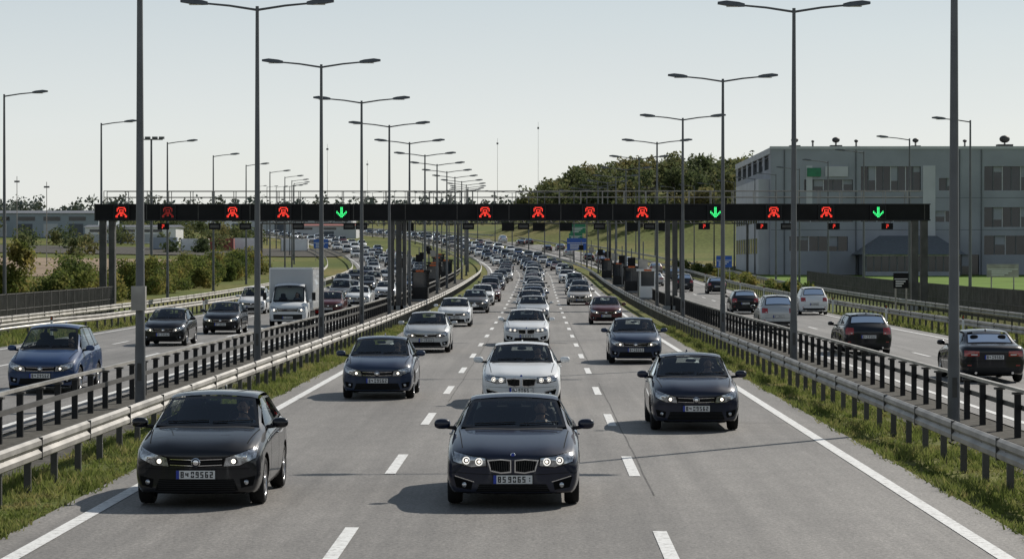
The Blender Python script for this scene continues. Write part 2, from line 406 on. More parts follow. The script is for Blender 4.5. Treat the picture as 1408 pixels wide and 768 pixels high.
for i in range(26):
    y=200+i*7; x=22+R.uniform(-.8,.8)+cm(y); tr.append((x,y,zg(x,y),R.uniform(.8,1.5),R.uniform(1.6,2.6)))
foliage('shrub_row',tr,'leaf',.14,350,False)
tr=[]
while len(tr)<330:
    x=R.uniform(-12,125); y=R.uniform(560,860)
    hh=hill(x,y)*15.5/13
    if hh>4.2+R.random()*3 and x>-14+(700-y)*.03: tr.append((x,y,zg(x,y)-.5,R.uniform(5.5,10.5),R.uniform(7,10.5)))
foliage('woodland',tr,'leafhill',.50,520,True,.08)
tr=[]
for i in range(230):
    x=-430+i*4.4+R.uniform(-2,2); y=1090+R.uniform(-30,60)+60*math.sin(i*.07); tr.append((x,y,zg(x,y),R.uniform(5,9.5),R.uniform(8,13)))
foliage('distant_woodland',tr,'leafhaze',.9,170,False)
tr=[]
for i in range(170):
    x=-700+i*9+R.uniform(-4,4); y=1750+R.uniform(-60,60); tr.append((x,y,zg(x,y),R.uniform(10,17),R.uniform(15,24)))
foliage('distant_woodland',tr,'leafhaze',1.6,140,False)
tr=[]
for i in range(34):
    y=560+i*9; x=cl(y)-30-R.uniform(0,9); tr.append((x,y,zg(x,y),R.uniform(3,5.5),R.uniform(4,7)))
for i in range(40):
    y=R.uniform(430,600); x=R.uniform(-150,-60); tr.append((x,y,zg(x,y),R.uniform(2,4.5),R.uniform(4,8)))
foliage('roadside_bushes',tr,'leafhill',.35,260,False)

# ---------------------------------------------------------------- street lamps
def lamp_mesh(H,arms,box=False):
    b=B(); b.tube((0,0,-.1),(0,0,.06),.22,.22,12,'galvd')
    b.tube((0,0,.06),(0,0,1.4),.125,.12,14,'pole'); b.tube((0,0,1.4),(0,0,H),.11,.055,14,'pole')
    b.box(-.05,.05,-.135,-.115,.6,1.0,'galvd')
    for s in arms:
        b.tube((0,0,H-.12),(s*.9,0,H+.02),.04,.036,8,'pole'); b.tube((s*.9,0,H+.02),(s*1.75,0,H+.10),.036,.032,8,'pole')
        v=[]
        for (x,w,z0,z1) in ((1.6,.07,H+.05,H+.15),(1.8,.15,H+.05,H+.20),(2.2,.17,H+.09,H+.245),(2.48,.09,H+.13,H+.21)):
            v+=[(s*x,-w,z0),(s*x,w,z0),(s*x,w*.6,z1),(s*x,-w*.6,z1)]
        f=[(4*j+i,4*j+(i+1)%4,4*j+4+(i+1)%4,4*j+4+i) for j in range(3) for i in range(4)]+[(0,1,2,3),(12,13,14,15)]
        b.add(v,f,'head'); b.box(min(s*1.82,s*2.2),max(s*1.82,s*2.2),-.1,.1,H+.045,H+.062,'lens')
    if box: b.box(-.16,.16,-.30,-.10,2.2,2.75,'galv')
    return b.mesh('street_lamp')
LM2=lamp_mesh(11.55,(-1,1)); LML=lamp_mesh(12.8,(1,)); LMR=lamp_mesh(12.4,(-1,)); LM2b=lamp_mesh(11.55,(-1,1),True)
y=58.0;i=0
while y<700:
    place(LM2b if i==0 else LM2,'street_lamp',(-9.1+cm(y)+.0,y,zr(y))); y+=24.2; i+=1
y=51.0
while y<700:
    place(LM2,'street_lamp',(8.3+cm(y),y,zr(y))); y+=32
y=144
while y<620:
    place(LML,'street_lamp',(-30.3+cl(y),y,zg(-30.3+cl(y),y))); y+=32
y=165
while y<560:
    place(LMR,'street_lamp',(27.9+cm(y),y,zg(27.9,y))); y+=27
b=B(); b.tube((0,0,0),(0,0,14.5),.16,.09,10,'pole'); b.box(-1.1,1.1,-.08,.08,14.4,14.5,'pole')
for x in (-1,-.35,.35,1): b.box(x-.25,x+.25,-.2,.2,14.5,14.72,'head')
b.obj('floodlight_mast',(-37.5,246,zg(-37.5,246)))
for (px,Y,h) in ((450,900,30),(684,1050,36),(740,1150,46),(505,1000,26),(22,380,13),(63,360,12)):
    X=(px-741)*Y/3500; r=.10 if Y>500 else .08; b=B(); b.tube((0,0,0),(0,0,h),r,.05,6,'galv'); b.box(-.4,.4,-.05,.05,h*.93,h*.95,'pole'); b.obj('radio_mast',(X,Y,zg(X,Y)))

# ---------------------------------------------------------------- gantry
RED=["..######..",".##....##.",".#.####.#.",".#.#..#.#.","...####...","..######..",".##.##.##.","##..##..##","##......##"]
GRN=["...##...","...##...","...##...","#..##..#","##.##.##",".######.","..####..","...##..."]
def dots(b,cx_,cz,y,pat,size,k):
    n=len(pat); m=len(pat[0]); d=size/n
    for r,row in enumerate(pat):
        for c,ch in enumerate(row):
            if ch=='#':
                x=cx_+(c-(m-1)/2)*d; z=cz-(r-(n-1)/2)*d; b.box(x-d*.36,x+d*.36,y-.012,y,z-d*.36,z+d*.36,k)
GY=170; z0=zr(GY); PXM=3500/GY
gx=lambda px:(px-741)/PXM
b=B(); gz0,gz1=5.92,7.05
b.box(gx(130),gx(1277),GY-.15,GY+.55,z0+gz0,z0+gz1,'gantry')
b.box(gx(129),gx(1278),GY-.22,GY-.15,z0+gz1-.07,z0+gz1,'gframe'); b.box(gx(129),gx(1278),GY-.22,GY-.15,z0+gz0,z0+gz0+.07,'gframe')
x=gx(130)
while x<gx(1277):
    b.box(x-.03,x+.03,GY-.17,GY-.15,z0+gz0+.07,z0+gz1-.07,'galvd'); x+=3.46
for px,k in ((167,'red'),(231,'reddim'),(320,'red'),(390,'red'),(470,'green'),(667,'red'),(740,'red'),(811,'red'),(883,'red'),(983,'green'),(1063,'red'),(1135,'red'),(1206,'green')):
    X=gx(px); b.box(X-.52,X+.52,GY-.30,GY-.15,z0+gz0+.09,z0+gz1-.09,'gframe'); b.box(X-.47,X+.47,GY-.308,GY-.30,z0+gz0+.13,z0+gz1-.13,'gantry')
    dots(b,X,z0+(gz0+gz1)/2,GY-.31,GRN if k=='green' else RED,.70,k)
b.box(gx(140),gx(1270),GY+.56,GY+1.3,z0+gz1-.1,z0+gz1-.03,'galvd')
xx_=gx(142)
while xx_<gx(1268):
    for yy in (GY+.0,GY+1.25): b.box(xx_-.025,xx_+.025,yy-.02,yy+.02,z0+gz1,z0+gz1+.88,'galv')
    xx_+=1.45
for yy in (GY+.0,GY+1.25):
    for zz in (.45,.86): b.tube((gx(142),yy+.045,z0+gz1+zz),(gx(1268),yy+.045,z0+gz1+zz),.024,.024,6,'galv')
for px,w in ((140,.2),(153,.2),(538,.17),(548,.17),(556,.12),(918,.16),(928,.16),(937,.12),(1257,.22),(1270,.22)):
    X=gx(px); b.box(X-w,X+w,GY-.14,GY+.5,z0-.1,z0+gz0-.002,'galvd'); b.box(X-w-.15,X+w+.15,GY-.3,GY+.65,z0-.1,z0+.25,'conc')
dg=["###","..#","###","#..","#.."]
for px,k in ((224,'red'),(295,'amber'),(337,'amber'),(410,'amber'),(480,'amber'),(497,'amber'),(644,'amber'),(720,'amber'),(824,'amber'),(893,'amber'),(968,'red'),(1047,'red'),(1081,'amber'),(1146,'red'),(1219,'red')):
    X=gx(px); b.box(X-.38,X+.38,GY-.12,GY+.1,z0+gz0-.58,z0+gz0-.16,'gantry'); b.tube((X-.2,GY,z0+gz0-.16),(X-.2,GY,z0+gz0),.02,.02,5,'gframe'); b.tube((X+.2,GY,z0+gz0-.16),(X+.2,GY,z0+gz0),.02,.02,5,'gframe')
    if k=='red': dots(b,X,z0+gz0-.37,GY-.121,dg,.26,'red')
    else: b.box(X-.3,X+.3,GY-.125,GY-.12,z0+gz0-.46,z0+gz0-.28,'galvd')
b.obj('overhead_sign_gantry')
b=B(); Y=330; zz=zr(Y); X0=-36;X1=27
for h in (6.6,7.5): b.tube((X0,Y,zz+h),(X1,Y,zz+h),.09,.09,6,'galvd')
x=X0
while x<X1-1: b.tube((x,Y,zz+6.6),(x+.9,Y,zz+7.5),.04,.04,5,'galvd'); b.tube((x+.9,Y,zz+7.5),(x+1.8,Y,zz+6.6),.04,.04,5,'galvd'); x+=1.8
for X in (X0,-10.5,9.2,X1): b.box(X-.15,X+.15,Y-.15,Y+.15,zz-.1,zz+6.6,'galvd')
for X in (-17,-4,0,3.5,12,16): b.box(X-.8,X+.8,Y-.3,Y-.1,zz+5.6,zz+6.7,'gantry')
b.obj('lattice_sign_gantry')

# ---------------------------------------------------------------- signs, booths
def sign(X,Y,w,h,zc,k):
    b=B()
    for s in (-.35,.35): b.tube((s*w,0.04,0),(s*w,.04,zc+h/2),.05,.05,8,'galv')
    b.box(-w/2,w/2,-.04,0,zc-h/2,zc+h/2,k); b.box(-w/2+.06,w/2-.06,-.045,-.04,zc+h*.08,zc+h*.13,'plate'); 
    for i in range(3): b.box(-w*.35,w*(.05+.12*i),-.045,-.04,zc-h*.38+h*.15*i,zc-h*.31+h*.15*i,'plate')
    b.obj('traffic_sign',(X,Y,zg(X,Y)))
sign(8.6+cm(400),400,3.2,1.9,3.2,'signblue'); sign(6.6,430,2.6,1.6,5.4,'signgreen'); sign(6.0,415,2.2,1.1,4.2,'signgreen')
sign(18.9,260,1.6,1.2,2.6,'signblue'); sign(-36,420,2.4,1.5,3,'signblue'); sign(21.3,150,.9,.9,2.2,'gantry')
sign(32,176,2.2,.9,2.6,'galv')
def booth(X,Y,k='black'):
    b=B(); b.box(-.75,.75,-1.3,1.3,0,.15,'conc'); b.box(-.6,.6,-1.1,1.1,.15,1.05,k); 
    for x in (-.57,.57):
        for yy in (-1.07,0,1.07): b.box(x-.04,x+.04,yy-.04,yy+.04,1.05,2.25,k)
    b.box(-.55,.55,-1.05,1.05,1.06,2.24,'bglass'); b.box(-.8,.8,-1.4,1.4,2.25,2.42,k); b.box(-.3,.3,-1.42,-1.40,2.27,2.40,'orange')
    b.obj('control_booth',(X,Y,zr(Y)))
for i,(X,Y) in enumerate(((-9.2,198),(-10.2,246),(-11.0,268),(-10.6,292),(-12.5,318),(-13,350),(8.7,205),(8.4,232),(8.2,262),(8.0,300))): booth(X+cm(Y),Y,'white' if i==6 else 'black')
for i in range(16):
    Y=205+i*13; b=B(); b.tube((0,0,0),(0,0,3.2+R.random()*1.6),.06,.05,8,'pole'); b.box(-.35,.35,-.08,-.05,2.4,3.2,'gantry' if i%3 else 'galv')
    X=(-10.4-R.random()*1.6-(.02*(Y-200))) if i%2 else 8.4; b.obj('road_sign_post',(X+cm(Y),Y,zr(Y)))
def fence(pts,h,k):
    b=B()
    for (p,q) in zip(pts[:-1],pts[1:]):
        L=math.dist(p,q); n=max(1,int(L/.12))
        for i in range(n+1):
            t=i/n; x=p[0]+(q[0]-p[0])*t; y=p[1]+(q[1]-p[1])*t; z=zg(x,y); w=.010 if i%20 else .04
            b.box(x-w,x+w,y-w,y+w,z,z+h,k)
        m=max(1,int(L/5))
        for i in range(m):
            for hh in (.15,h*.5,h-.05):
                a=[p[0]+(q[0]-p[0])*i/m,p[1]+(q[1]-p[1])*i/m]; c=[p[0]+(q[0]-p[0])*(i+1)/m,p[1]+(q[1]-p[1])*(i+1)/m]
                b.tube((a[0],a[1],zg(*a)+hh),(c[0],c[1],zg(*c)+hh),.02,.02,4,k,False)
    b.obj('mesh_fence')
fence([(-27.6,122),(-27.6,165)],1.7,'galvd'); fence([(-46,124),(-27.7,121.5)],1.7,'galvd')
fence([(26.3,120),(26.3,250)],1.8,'galvd')

# ---------------------------------------------------------------- office building
def wall_open(b,p0,p1,z0,z1,ops,depth,k,inward):
    L=math.dist(p0,p1); ux=(p1[0]-p0[0])/L; uy=(p1[1]-p0[1])/L
    P=lambda u,z,d=0:(p0[0]+ux*u+inward[0]*d,p0[1]+uy*u+inward[1]*d,z)
    us=sorted(set([0,L]+[o[0] for o in ops]+[o[1] for o in ops])); zs=sorted(set([z0,z1]+[o[2] for o in ops]+[o[3] for o in ops]))
    for i in range(len(us)-1):
        for j in range(len(zs)-1):
            uc=(us[i]+us[i+1])/2; zc=(zs[j]+zs[j+1])/2
            if any(o[0]<uc<o[1] and o[2]<zc<o[3] for o in ops): continue
            b.add([P(us[i],zs[j]),P(us[i+1],zs[j]),P(us[i+1],zs[j+1]),P(us[i],zs[j+1])],[(0,1,2,3)],k)
    for (u0,u1,za,zb,nm) in ops:
        for (a,c) in (((u0,za),(u1,za)),((u1,za),(u1,zb)),((u1,zb),(u0,zb)),((u0,zb),(u0,za))):
            b.add([P(*a),P(*c),P(c[0],c[1],depth),P(a[0],a[1],depth)],[(0,1,2,3)],'frame')
        b.add([P(u0,za,depth),P(u1,za,depth),P(u1,zb,depth),P(u0,zb,depth)],[(0,1,2,3)],'bglass')
        for m in range(1,nm):
            u=u0+(u1-u0)*m/nm; d=depth-.08
            b.add([P(u-.06,za,d),P(u+.06,za,d),P(u+.06,zb,d),P(u-.06,zb,d)],[(0,1,2,3)],'frame' if m%2 else 'wall2')
            if m%3==1:
                uu=u0+(u1-u0)*(m+1)/nm; zq=zb-(zb-za)*R.uniform(.2,.7); b.add([P(u+.07,zq,depth-.03),P(uu-.07,zq,depth-.03),P(uu-.07,zb,depth-.03),P(u+.07,zb,depth-.03)],[(0,1,2,3)],'wall')
b=B(); Y0=330; zb0=zr(Y0)-.3; X0=30.0; X1=84; T=17.9
f=lambda px:(px-741)*Y0/3500-X0
zz=lambda y:3.3+(360-y)*Y0/3500
ops=[(f(1183),f(1265),zz(262),zz(229),8),(f(1352),f(1440),zz(262),zz(229),7),(f(1352),f(1440),zz(312),zz(285),7),(f(1352),f(1440),zz(350),zz(324),6),
     (f(1105),f(1172),zz(262),zz(247),5),(f(1085),f(1172),zz(305),zz(285),6),(f(1183),f(1250),zz(305),zz(285),6),(f(1290),f(1312),zz(262),zz(245),2),(f(1272),f(1312),zz(305),zz(290),3),
     (f(1085),f(1165),zz(345),zz(325),6),(f(1310),f(1345),zz(380),zz(350),3)]
wall_open(b,(X0,Y0),(X1,Y0),zb0,T,ops,.35,'wall',(0,1))
so=[(4+9*i,10+9*i,zb0+2+4*j,zb0+4.2+4*j,3) for i in range(6) for j in range(4)]
wall_open(b,(X0,Y0+58),(X0,Y0),zb0,T-.6,so,.3,'wall',(1,0))
b.box(X0+.01,X1,Y0+.4,Y0+58,T-1.0,T-.9,'roofd'); b.box(X0-.1,X1,Y0-.1,Y0+.35,T,T+.35,'wall2')
b.box(X0-.1,X0+.3,Y0+.36,Y0+58,T-.6,T+.2,'wall2')
b.box(X0-1.4,X0-.02,Y0+2,Y0+40,zb0,T-3.8,'wall2')
for i in range(9):
    b.box(X0-1.46,X0-1.4,Y0+4+i*4,Y0+6.4+i*4,zb0+3,zb0+5,'bglass'); b.box(X0-1.46,X0-1.4,Y0+4+i*4,Y0+6.4+i*4,zb0+7,zb0+9,'bglass')
b.box(X0+4.6,X0+5.4,Y0-.06,Y0-.0,zz(300),zz(228),'wall2'); b.box(X0+f(1268),X0+f(1285),Y0-.08,Y0,zz(340),zz(228),'wall2')
for q in (272,316): b.box(X0+.02,X1-.02,Y0-.025,Y0-.002,zz(q)-.03,zz(q)+.03,'frame')
for q in (1078,1176,1318,1348): b.tube((X0+f(q),Y0-.1,zb0),(X0+f(q),Y0-.1,T-.1),.07,.07,8,'frame')
b.box(X0+f(1109),X0+f(1128),Y0-.2,Y0-.03,zz(243),zz(231),'signgreen'); b.box(X0+f(1134),X0+f(1165),Y0-.2,Y0-.03,zz(243),zz(229),'wall2')
for px,r in ((1095,.7),(1152,.75),(1180,.4),(1262,.6),(1330,.4),(1385,1.0),(1120,.3)):
    x=X0+f(px); b.box(x-r,x+r,Y0+2,Y0+3.5,T-.9,T+.3+r*.4,'galvd'); b.tube((x,Y0+2.7,T+.3+r*.4),(x,Y0+2.7,T+.9+r*.4),.12,.12,8,'galv'); b.ell((x,Y0+2.7,T+1.0+r*.4),(r*.7,r*.7,r*.5),'galvd',12,6)
px0=X0+f(1178);px1=X0+f(1302)
b.box(px0,px1,Y0-9,Y0-.01,zb0,zz(350),'bglass')
for i in range(13):
    x=px0+(px1-px0)*i/12; b.box(x-.07,x+.07,Y0-9.08,Y0-9.0,zb0,zz(350),'frame')
b.box(px0-.1,px1+.1,Y0-9.1,Y0-9.01,zz(352),zz(349),'wall2'); b.box(px0-.1,px1+.1,Y0-9.12,Y0-9.02,zb0,zb0+.7,'wall')
zt=zz(350); v=[(px0-.8,Y0-9.9,zt),(px1+.8,Y0-9.9,zt),(px1+.8,Y0-.02,zt),(px0-.8,Y0-.02,zt),(px0+2.2,Y0-5,zt+2.4),(px1-2.2,Y0-5,zt+2.4)]
b.add(v,[(0,1,5,4),(1,2,5),(2,3,4,5),(3,0,4),(3,2,1,0)],'frame')
b.obj('office_building')

def shed(name,X,Y,w,d,h,kw,kr,wins=0):
    b=B(); b.box(0,w,0,d,-.5,h,kw); v=[(-.4,-.4,h),(w+.4,-.4,h),(w+.4,d+.4,h),(-.4,d+.4,h),(-.4,d/2,h+h*.16),(w+.4,d/2,h+h*.16)]
    b.add(v,[(0,1,5,4),(2,3,4,5),(1,2,5),(3,0,4),(3,2,1,0)],kr)
    n=int(w/6)
    for i in range(n):
        b.box(i*6+1,i*6+4.4,-.06,0,.1,h*.55,'roofd' if i%2 else 'wall2')
        b.box(i*6+1,i*6+5,-.05,0,h*.68,h*.85,'bglass')
    b.obj(name,(X,Y,zg(X,Y)))
shed('warehouse',-178,600,74,30,5.6,'shed','roofd'); shed('warehouse',-86,760,30,20,5,'wall2','roofd'); shed('warehouse',-118,820,26,20,4.5,'white','shed')
shed('warehouse',-62,640,16,12,3.2,'wall2','contr'); shed('warehouse',-100,560,20,12,3.4,'white','roofd')
for i,(px,Y) in enumerate(((268,490),(303,498),(340,505),(225,500),(405,500))):
    X=(px-741)*Y/3500; b=B(); k='contr' if i in (1,) else ('white','shed')[i%2]; b.box(-2.6,2.6,-1.2,1.2,.1,2.4,k)
    for q in range(17): b.box(-2.55+q*.3,-2.43+q*.3,-1.24,-1.2,.2,2.3,k)
    for cx_ in (-2.6,2.6): b.box(cx_-.06,cx_+.06,-1.26,-1.2,.1,2.4,'frame')
    b.obj('shipping_container',(X,Y,zg(X,Y)+.15))

# ================================================================ vehicles
GLYPH={0:"abcdef",1:"bc",2:"abged",3:"abgcd",4:"fgbc",5:"afgcd",6:"afgedc",8:"abcdefg",9:"abcdfg"}
def plate(b,y,zc,sgn,digs=(8,4,0,9,5,6,2)):
    w,h=.26,.056
    yo=y-.02 if sgn<0 else y+.02
    b.box(-w-.01,w+.01,min(y,yo),max(y,yo),zc-h-.01,zc+h+.01,'black')
    y1=yo+sgn*.004; b.box(-w,w,min(yo,y1),max(yo,y1),zc-h,zc+h,'plate'); y2=y1+sgn*.003
    X=lambda a,c:(min(a*-sgn,c*-sgn),max(a*-sgn,c*-sgn))
    x0,x1=X(-w,-w+.04); b.box(x0,x1,min(y1,y2),max(y1,y2),zc-h,zc+h,'pblue')
    for i,d in enumerate(digs):
        u=-w+.060+i*.063+(.012 if i>1 else 0); gw=.042; gh=.041; t=.015
        segs={'a':(0,gw,gh-t,gh),'d':(0,gw,-gh,-gh+t),'g':(0,gw,-t/2,t/2),'b':(gw-t,gw,t/2,gh-t),'c':(gw-t,gw,-gh+t,-t/2),'f':(0,t,t/2,gh-t),'e':(0,t,-gh+t,-t/2)}
        for s in GLYPH[d]:
            a=segs[s]; x0,x1=X(u+a[0],u+a[1]); b.box(x0,x1,min(y1,y2),max(y1,y2),zc+a[2],zc+a[3],'ink')
def wheel(b,x,y,r,w,s):
    c=(x,y,r)
    b.lathe_x(c,[(-w/2,r*.62),(-w/2,r*.9),(-w*.42,r*.975),(-w*.2,r),(w*.2,r),(w*.42,r*.975),(w/2,r*.9),(w/2,r*.70),(w/2-.02,r*.68)],28,'rubber')
    o=s*(w/2-.015)
    b.lathe_x((x+o,y,r),[(s*.01,r*.72),(0,r*.66),(-s*.05,r*.64),(-s*.06,.001)],24,'under')
    b.lathe_x((x+o,y,r),[(0,r*.72),(s*.012,r*.70),(s*.004,r*.65),(-s*.03,r*.64)],24,'alloy')
    for i in range(5):
        a=2*math.pi*i/5+.3; ca,sa=math.cos(a),math.sin(a); vs=[]
        for (rr,ww,dx) in ((.04,.045,0.0),(r*.66,.032,.004)):
            for (q,e) in ((-1,0),(1,0),(1,-.03),(-1,-.03)):
                vs.append((x+o+s*(dx+e),y+ca*rr-sa*ww*q,r+sa*rr+ca*ww*q))
        b.add(vs,[(0,1,5,4),(1,2,6,5),(2,3,7,6),(3,0,4,7)],'alloy')
    b.lathe_x((x+o,y,r),[(-s*.02,.06),(s*.008,.055),(s*.012,.001)],12,'alloy')

def evalmesh(o):
    dg_=bpy.context.evaluated_depsgraph_get(); dg_.update()
    return bpy.data.meshes.new_from_object(o.evaluated_get(dg_))

def inpoly(x,y,P):
    c=False;n=len(P);j=n-1
    for i in range(n):
        xi,yi=P[i];xj,yj=P[j]
        if ((yi>y)!=(yj>y)) and (x<(xj-xi)*(y-yi)/(yj-yi)+xi): c=not c
        j=i
    return c

def build_vehicle(name,st,cowl,rf,rr_,rb,wb,wr,hw,style):
    vs=[];fs=[];cre={}
    def half(i,s):
        y,W,zb,z5,x5,z6,x6,z7,x7,z9,k=s
        z8=z9-(z9-z7)*.27+(.014 if 0<i<=cowl-1 and style!='truck' else 0)
        pts=[(0,zb),(W*.5,zb),(W*.90,zb+.01),(W*.975,zb+.11),(W,(zb+z5)*.5+.06),(x5,z5),(x6,z6),(x7,z7),(x7*(.62 if i<=cowl else .52),z8),(0,z9)]
        return [(x,y+k*(x/hw)**2,z) for x,z in pts]
    rings=[]
    for i,s in enumerate(st):
        h=half(i,s); ids=[]
        full=h+[(-p[0],p[1],p[2]) for p in h[8:0:-1]]
        for p in full: ids.append(len(vs)); vs.append(p)
        rings.append(ids)
    for ri,(a,b_) in enumerate(zip(rings[:-1],rings[1:])):
        for i in range(18): fs.append((a[i],a[(i+1)%18],b_[(i+1)%18],b_[i]))
        for i,c in ((5,.5),(13,.5),(6,.6),(12,.6),(7,.5),(11,.5),(2,.5),(16,.5)): cre[tuple(sorted((a[i],b_[i])))]=c
        if 0<ri<cowl:
            for i in (8,10): cre[tuple(sorted((a[i],b_[i])))]=.7
    for si,c in ((cowl,.75),(rf,.35),(rr_,.45),(rb,.7)):
        for i in (6,7,8,9,10,11): 
            r=rings[si]; cre[tuple(sorted((r[i],r[(i+1)%18])))]=c
    for r,s in ((rings[0],st[0]),(rings[-1],st[-1])):
        rows=[[r[16],r[17],r[0],r[1],r[2]]]
        for j in (3,4,5,6):
            x,y,z=vs[r[j]]; row=[r[18-j]]
            for fr in (-.5,0,.5):
                row.append(len(vs)); vs.append((x*fr,s[0]+s[10]*(x*fr/hw)**2,z))
            row.append(r[j]); rows.append(row)
        rows.append([r[11],r[10],r[9],r[8],r[7]])
        for a,b_ in zip(rows[:-1],rows[1:]):
            for i in range(4): fs.append((a[i],a[i+1],b_[i+1],b_[i]))
    me=bpy.data.meshes.new('tmp'); me.from_pydata(vs,[],fs)
    bm=bmesh.new(); bm.from_mesh(me); bmesh.ops.recalc_face_normals(bm,faces=bm.faces)
    cl_=bm.edges.layers.float.new('crease_edge'); bm.verts.ensure_lookup_table()
    for (a,b_),c in cre.items():
        e=bm.edges.get((bm.verts[a],bm.verts[b_]))
        if e: e[cl_]=c
    bm.to_mesh(me); bm.free()
    ob=bpy.data.objects.new('tmp',me); COL.objects.link(ob)
    sd=ob.modifiers.new('s','SUBSURF'); sd.levels=2; sd.render_levels=2
    cb=B(); ra=wr+.05
    for wy in wb:
        for s in (-1,1):
            n=40; v=[]
            for x in (s*(hw-.30),s*(hw+.3)):
                for i in range(n):
                    a=2*math.pi*i/n; v.append((x,wy+ra*math.cos(a),wr+.01+ra*math.sin(a)))
            ff=[(i,(i+1)%n,n+(i+1)%n,n+i) for i in range(n)]+[tuple(range(n-1,-1,-1)),tuple(range(n,2*n))]
            cb.add(v,ff,'under')
    cm_=cb.mesh('cut'); bm=bmesh.new(); bm.from_mesh(cm_); bmesh.ops.recalc_face_normals(bm,faces=bm.faces); bm.to_mesh(cm_); bm.free()
    cut=bpy.data.objects.new('cut',cm_); COL.objects.link(cut)
    bo=ob.modifiers.new('b','BOOLEAN'); bo.operation='DIFFERENCE'; bo.object=cut; bo.solver='EXACT'
    body=evalmesh(ob)
    bpy.data.objects.remove(ob); bpy.data.objects.remove(cut)
    bv=[v.co.copy() for v in body.vertices]; bf=[tuple(p.vertices) for p in body.polygons]; bn=[p.normal.copy() for p in body.polygons]
    bvh=BVHTree.FromPolygons(bv,bf)
    out=B(); out.mi('PAINT')
    DIR={'f':(Vector((0,1,0)),lambda a,b_:Vector((a,-9,b_))),'r':(Vector((0,-1,0)),lambda a,b_:Vector((a,9,b_))),
         'R':(Vector((-1,0,0)),lambda a,b_:Vector((9,a,b_))),'L':(Vector((1,0,0)),lambda a,b_:Vector((-9,a,b_))),'t':(Vector((0,0,-1)),lambda a,b_:Vector((a,b_,9)))}
    kills=[]
    def lerp(P,t):
        n=len(P)-1; q=min(n-1,int(t*n)); u=t*n-q
        return (P[q][0]*(1-u)+P[q+1][0]*u,P[q][1]*(1-u)+P[q+1][1]*u)
    def patch(ax,bot,top,k,nu=8,nv=4,off=.004,frit=None,mg=(.06,.12)):
        d,o=DIR[ax]
        us=[i/nu for i in range(nu+1)]; vv=[i/nv for i in range(nv+1)]
        if frit: us=[0,mg[0]]+[mg[0]+(1-2*mg[0])*i/nu for i in range(1,nu)]+[1-mg[0],1]; vv=[0,mg[1]]+[mg[1]+(1-2*mg[1])*i/nv for i in range(1,nv)]+[1-mg[1],1]
        pts=[]
        P2=lambda u,v:tuple(lerp(bot,u)[i]*(1-v)+lerp(top,u)[i]*v for i in (0,1))
        for v in vv:
            for u in us:
                a,c=P2(u,v); h=bvh.ray_cast(o(a,c),d)
                p=h[0] if h[0] is not None else bvh.find_nearest(o(a,c)+d*7)[0]
                pts.append(p-d*off)
        n=len(us); fo=[];fi=[]
        for j in range(len(vv)-1):
            for i in range(n-1):
                q=(j*n+i,j*n+i+1,(j+1)*n+i+1,(j+1)*n+i)
                if frit and (i in (0,n-2) or j in (0,len(vv)-2)): fo.append(q)
                else: fi.append(q)
        if frit:
            out.add(pts,fo,frit,True); out.add(pts,fi,k,True)
            kills.append((ax,d,[P2(u,mg[1]) for u in us[1:-1]]+[P2(u,1-mg[1]) for u in reversed(us[1:-1])]))
        else: out.add(pts,fi,k,True)
        return pts
    def sym(ax,bot,top,k,**kw):
        if ax in 'frt':
            patch(ax,bot,top,k,**kw); patch(ax,[(-a,c) for a,c in bot],[(-a,c) for a,c in top],k,**kw)
        else: patch('R',bot,top,k,**kw); patch('L',bot,top,k,**kw)
    S=st
    def glassarc(ax,x7b,zeb,zcb,x7t,zet,zct,**kw):
        bot=[(x7b*t,zcb-(zcb-zeb)*t*t) for t in [i/6-1 for i in range(13)]]; top=[(x7t*t,zct-(zct-zet)*t*t) for t in [i/6-1 for i in range(13)]]
        patch(ax,bot,top,'glass',frit='gblack',nu=12,nv=6,mg=(.035,.09),**kw)
    c=S[cowl];t=S[rf]
    glassarc('f',c[8]-.005,c[7]+.035,c[9]+.005,t[8]-.025,t[7]-.035,t[9]-.05)
    if style!='truck':
        c2=S[rb];t2=S[rr_]
        glassarc('r',c2[8]-.05,c2[7]+.02,c2[9]+.02,t2[8]-.03,t2[7]-.05,t2[9]-.07)
    belt=lambda y: np.interp(y,[s[0] for s in S],[s[5] for s in S])+.03
    roofe=lambda y: np.interp(y,[s[0] for s in S],[s[7] for s in S])-.055
    yA=c[0]+.30; yAt=t[0]+.12; yB=.30 if style!='truck' else S[rr_][0]-.1
    def sidewin(ab,at,cb_,ct):
        bot=[(ab+(cb_-ab)*i/6,belt(ab+(cb_-ab)*i/6)) for i in range(7)]; top=[(at+(ct-at)*i/6,roofe(at+(ct-at)*i/6)) for i in range(7)]
        sym('S',bot,top,'glass',frit='gblack',nu=8,nv=4,mg=(.05,.09))
    sidewin(yA,yAt,yB,yB)
    if style!='truck':
        yC=S[rr_][0]
        if style=='sedan': sidewin(yB+.07,yB+.07,yC+.38,yC-.02)
        else:
            sidewin(yB+.07,yB+.07,yB+.85,yB+.82); sidewin(yB+.92,yB+.89,yC+.22,yC-.02)
    def vseam(y0,z0_,y1,z1_): sym('S',[(y0,z0_),(y0+.012,z0_)],[(y1,z1_),(y1+.012,z1_)],'under',nu=1,nv=10,off=.003)
    vseam(yA-.02,.32,yA+.0,belt(yA)-.05)
    if style!='truck': vseam(yB+.03,.30,yB+.03,belt(yB)-.05); vseam(wb[1]-.42,.32,yB+1.0,belt(yB+1)-.05)
    sym('t',[(S[2][8]*.93,S[2][0]+.08),(S[2][8]*.93+.012,S[2][0]+.08)],[(c[8],c[0]+.05),(c[8]+.012,c[0]+.05)],'under',nu=1,nv=12,off=.003)
    patch('t',[(-c[8]*.9,c[0]-.0),(0,c[0]-.10),(c[8]*.9,c[0]-.0)],[(-c[8]*.9,c[0]+.10),(0,c[0]-.02),(c[8]*.9,c[0]+.10)],'black',nu=10,nv=1,off=.004)
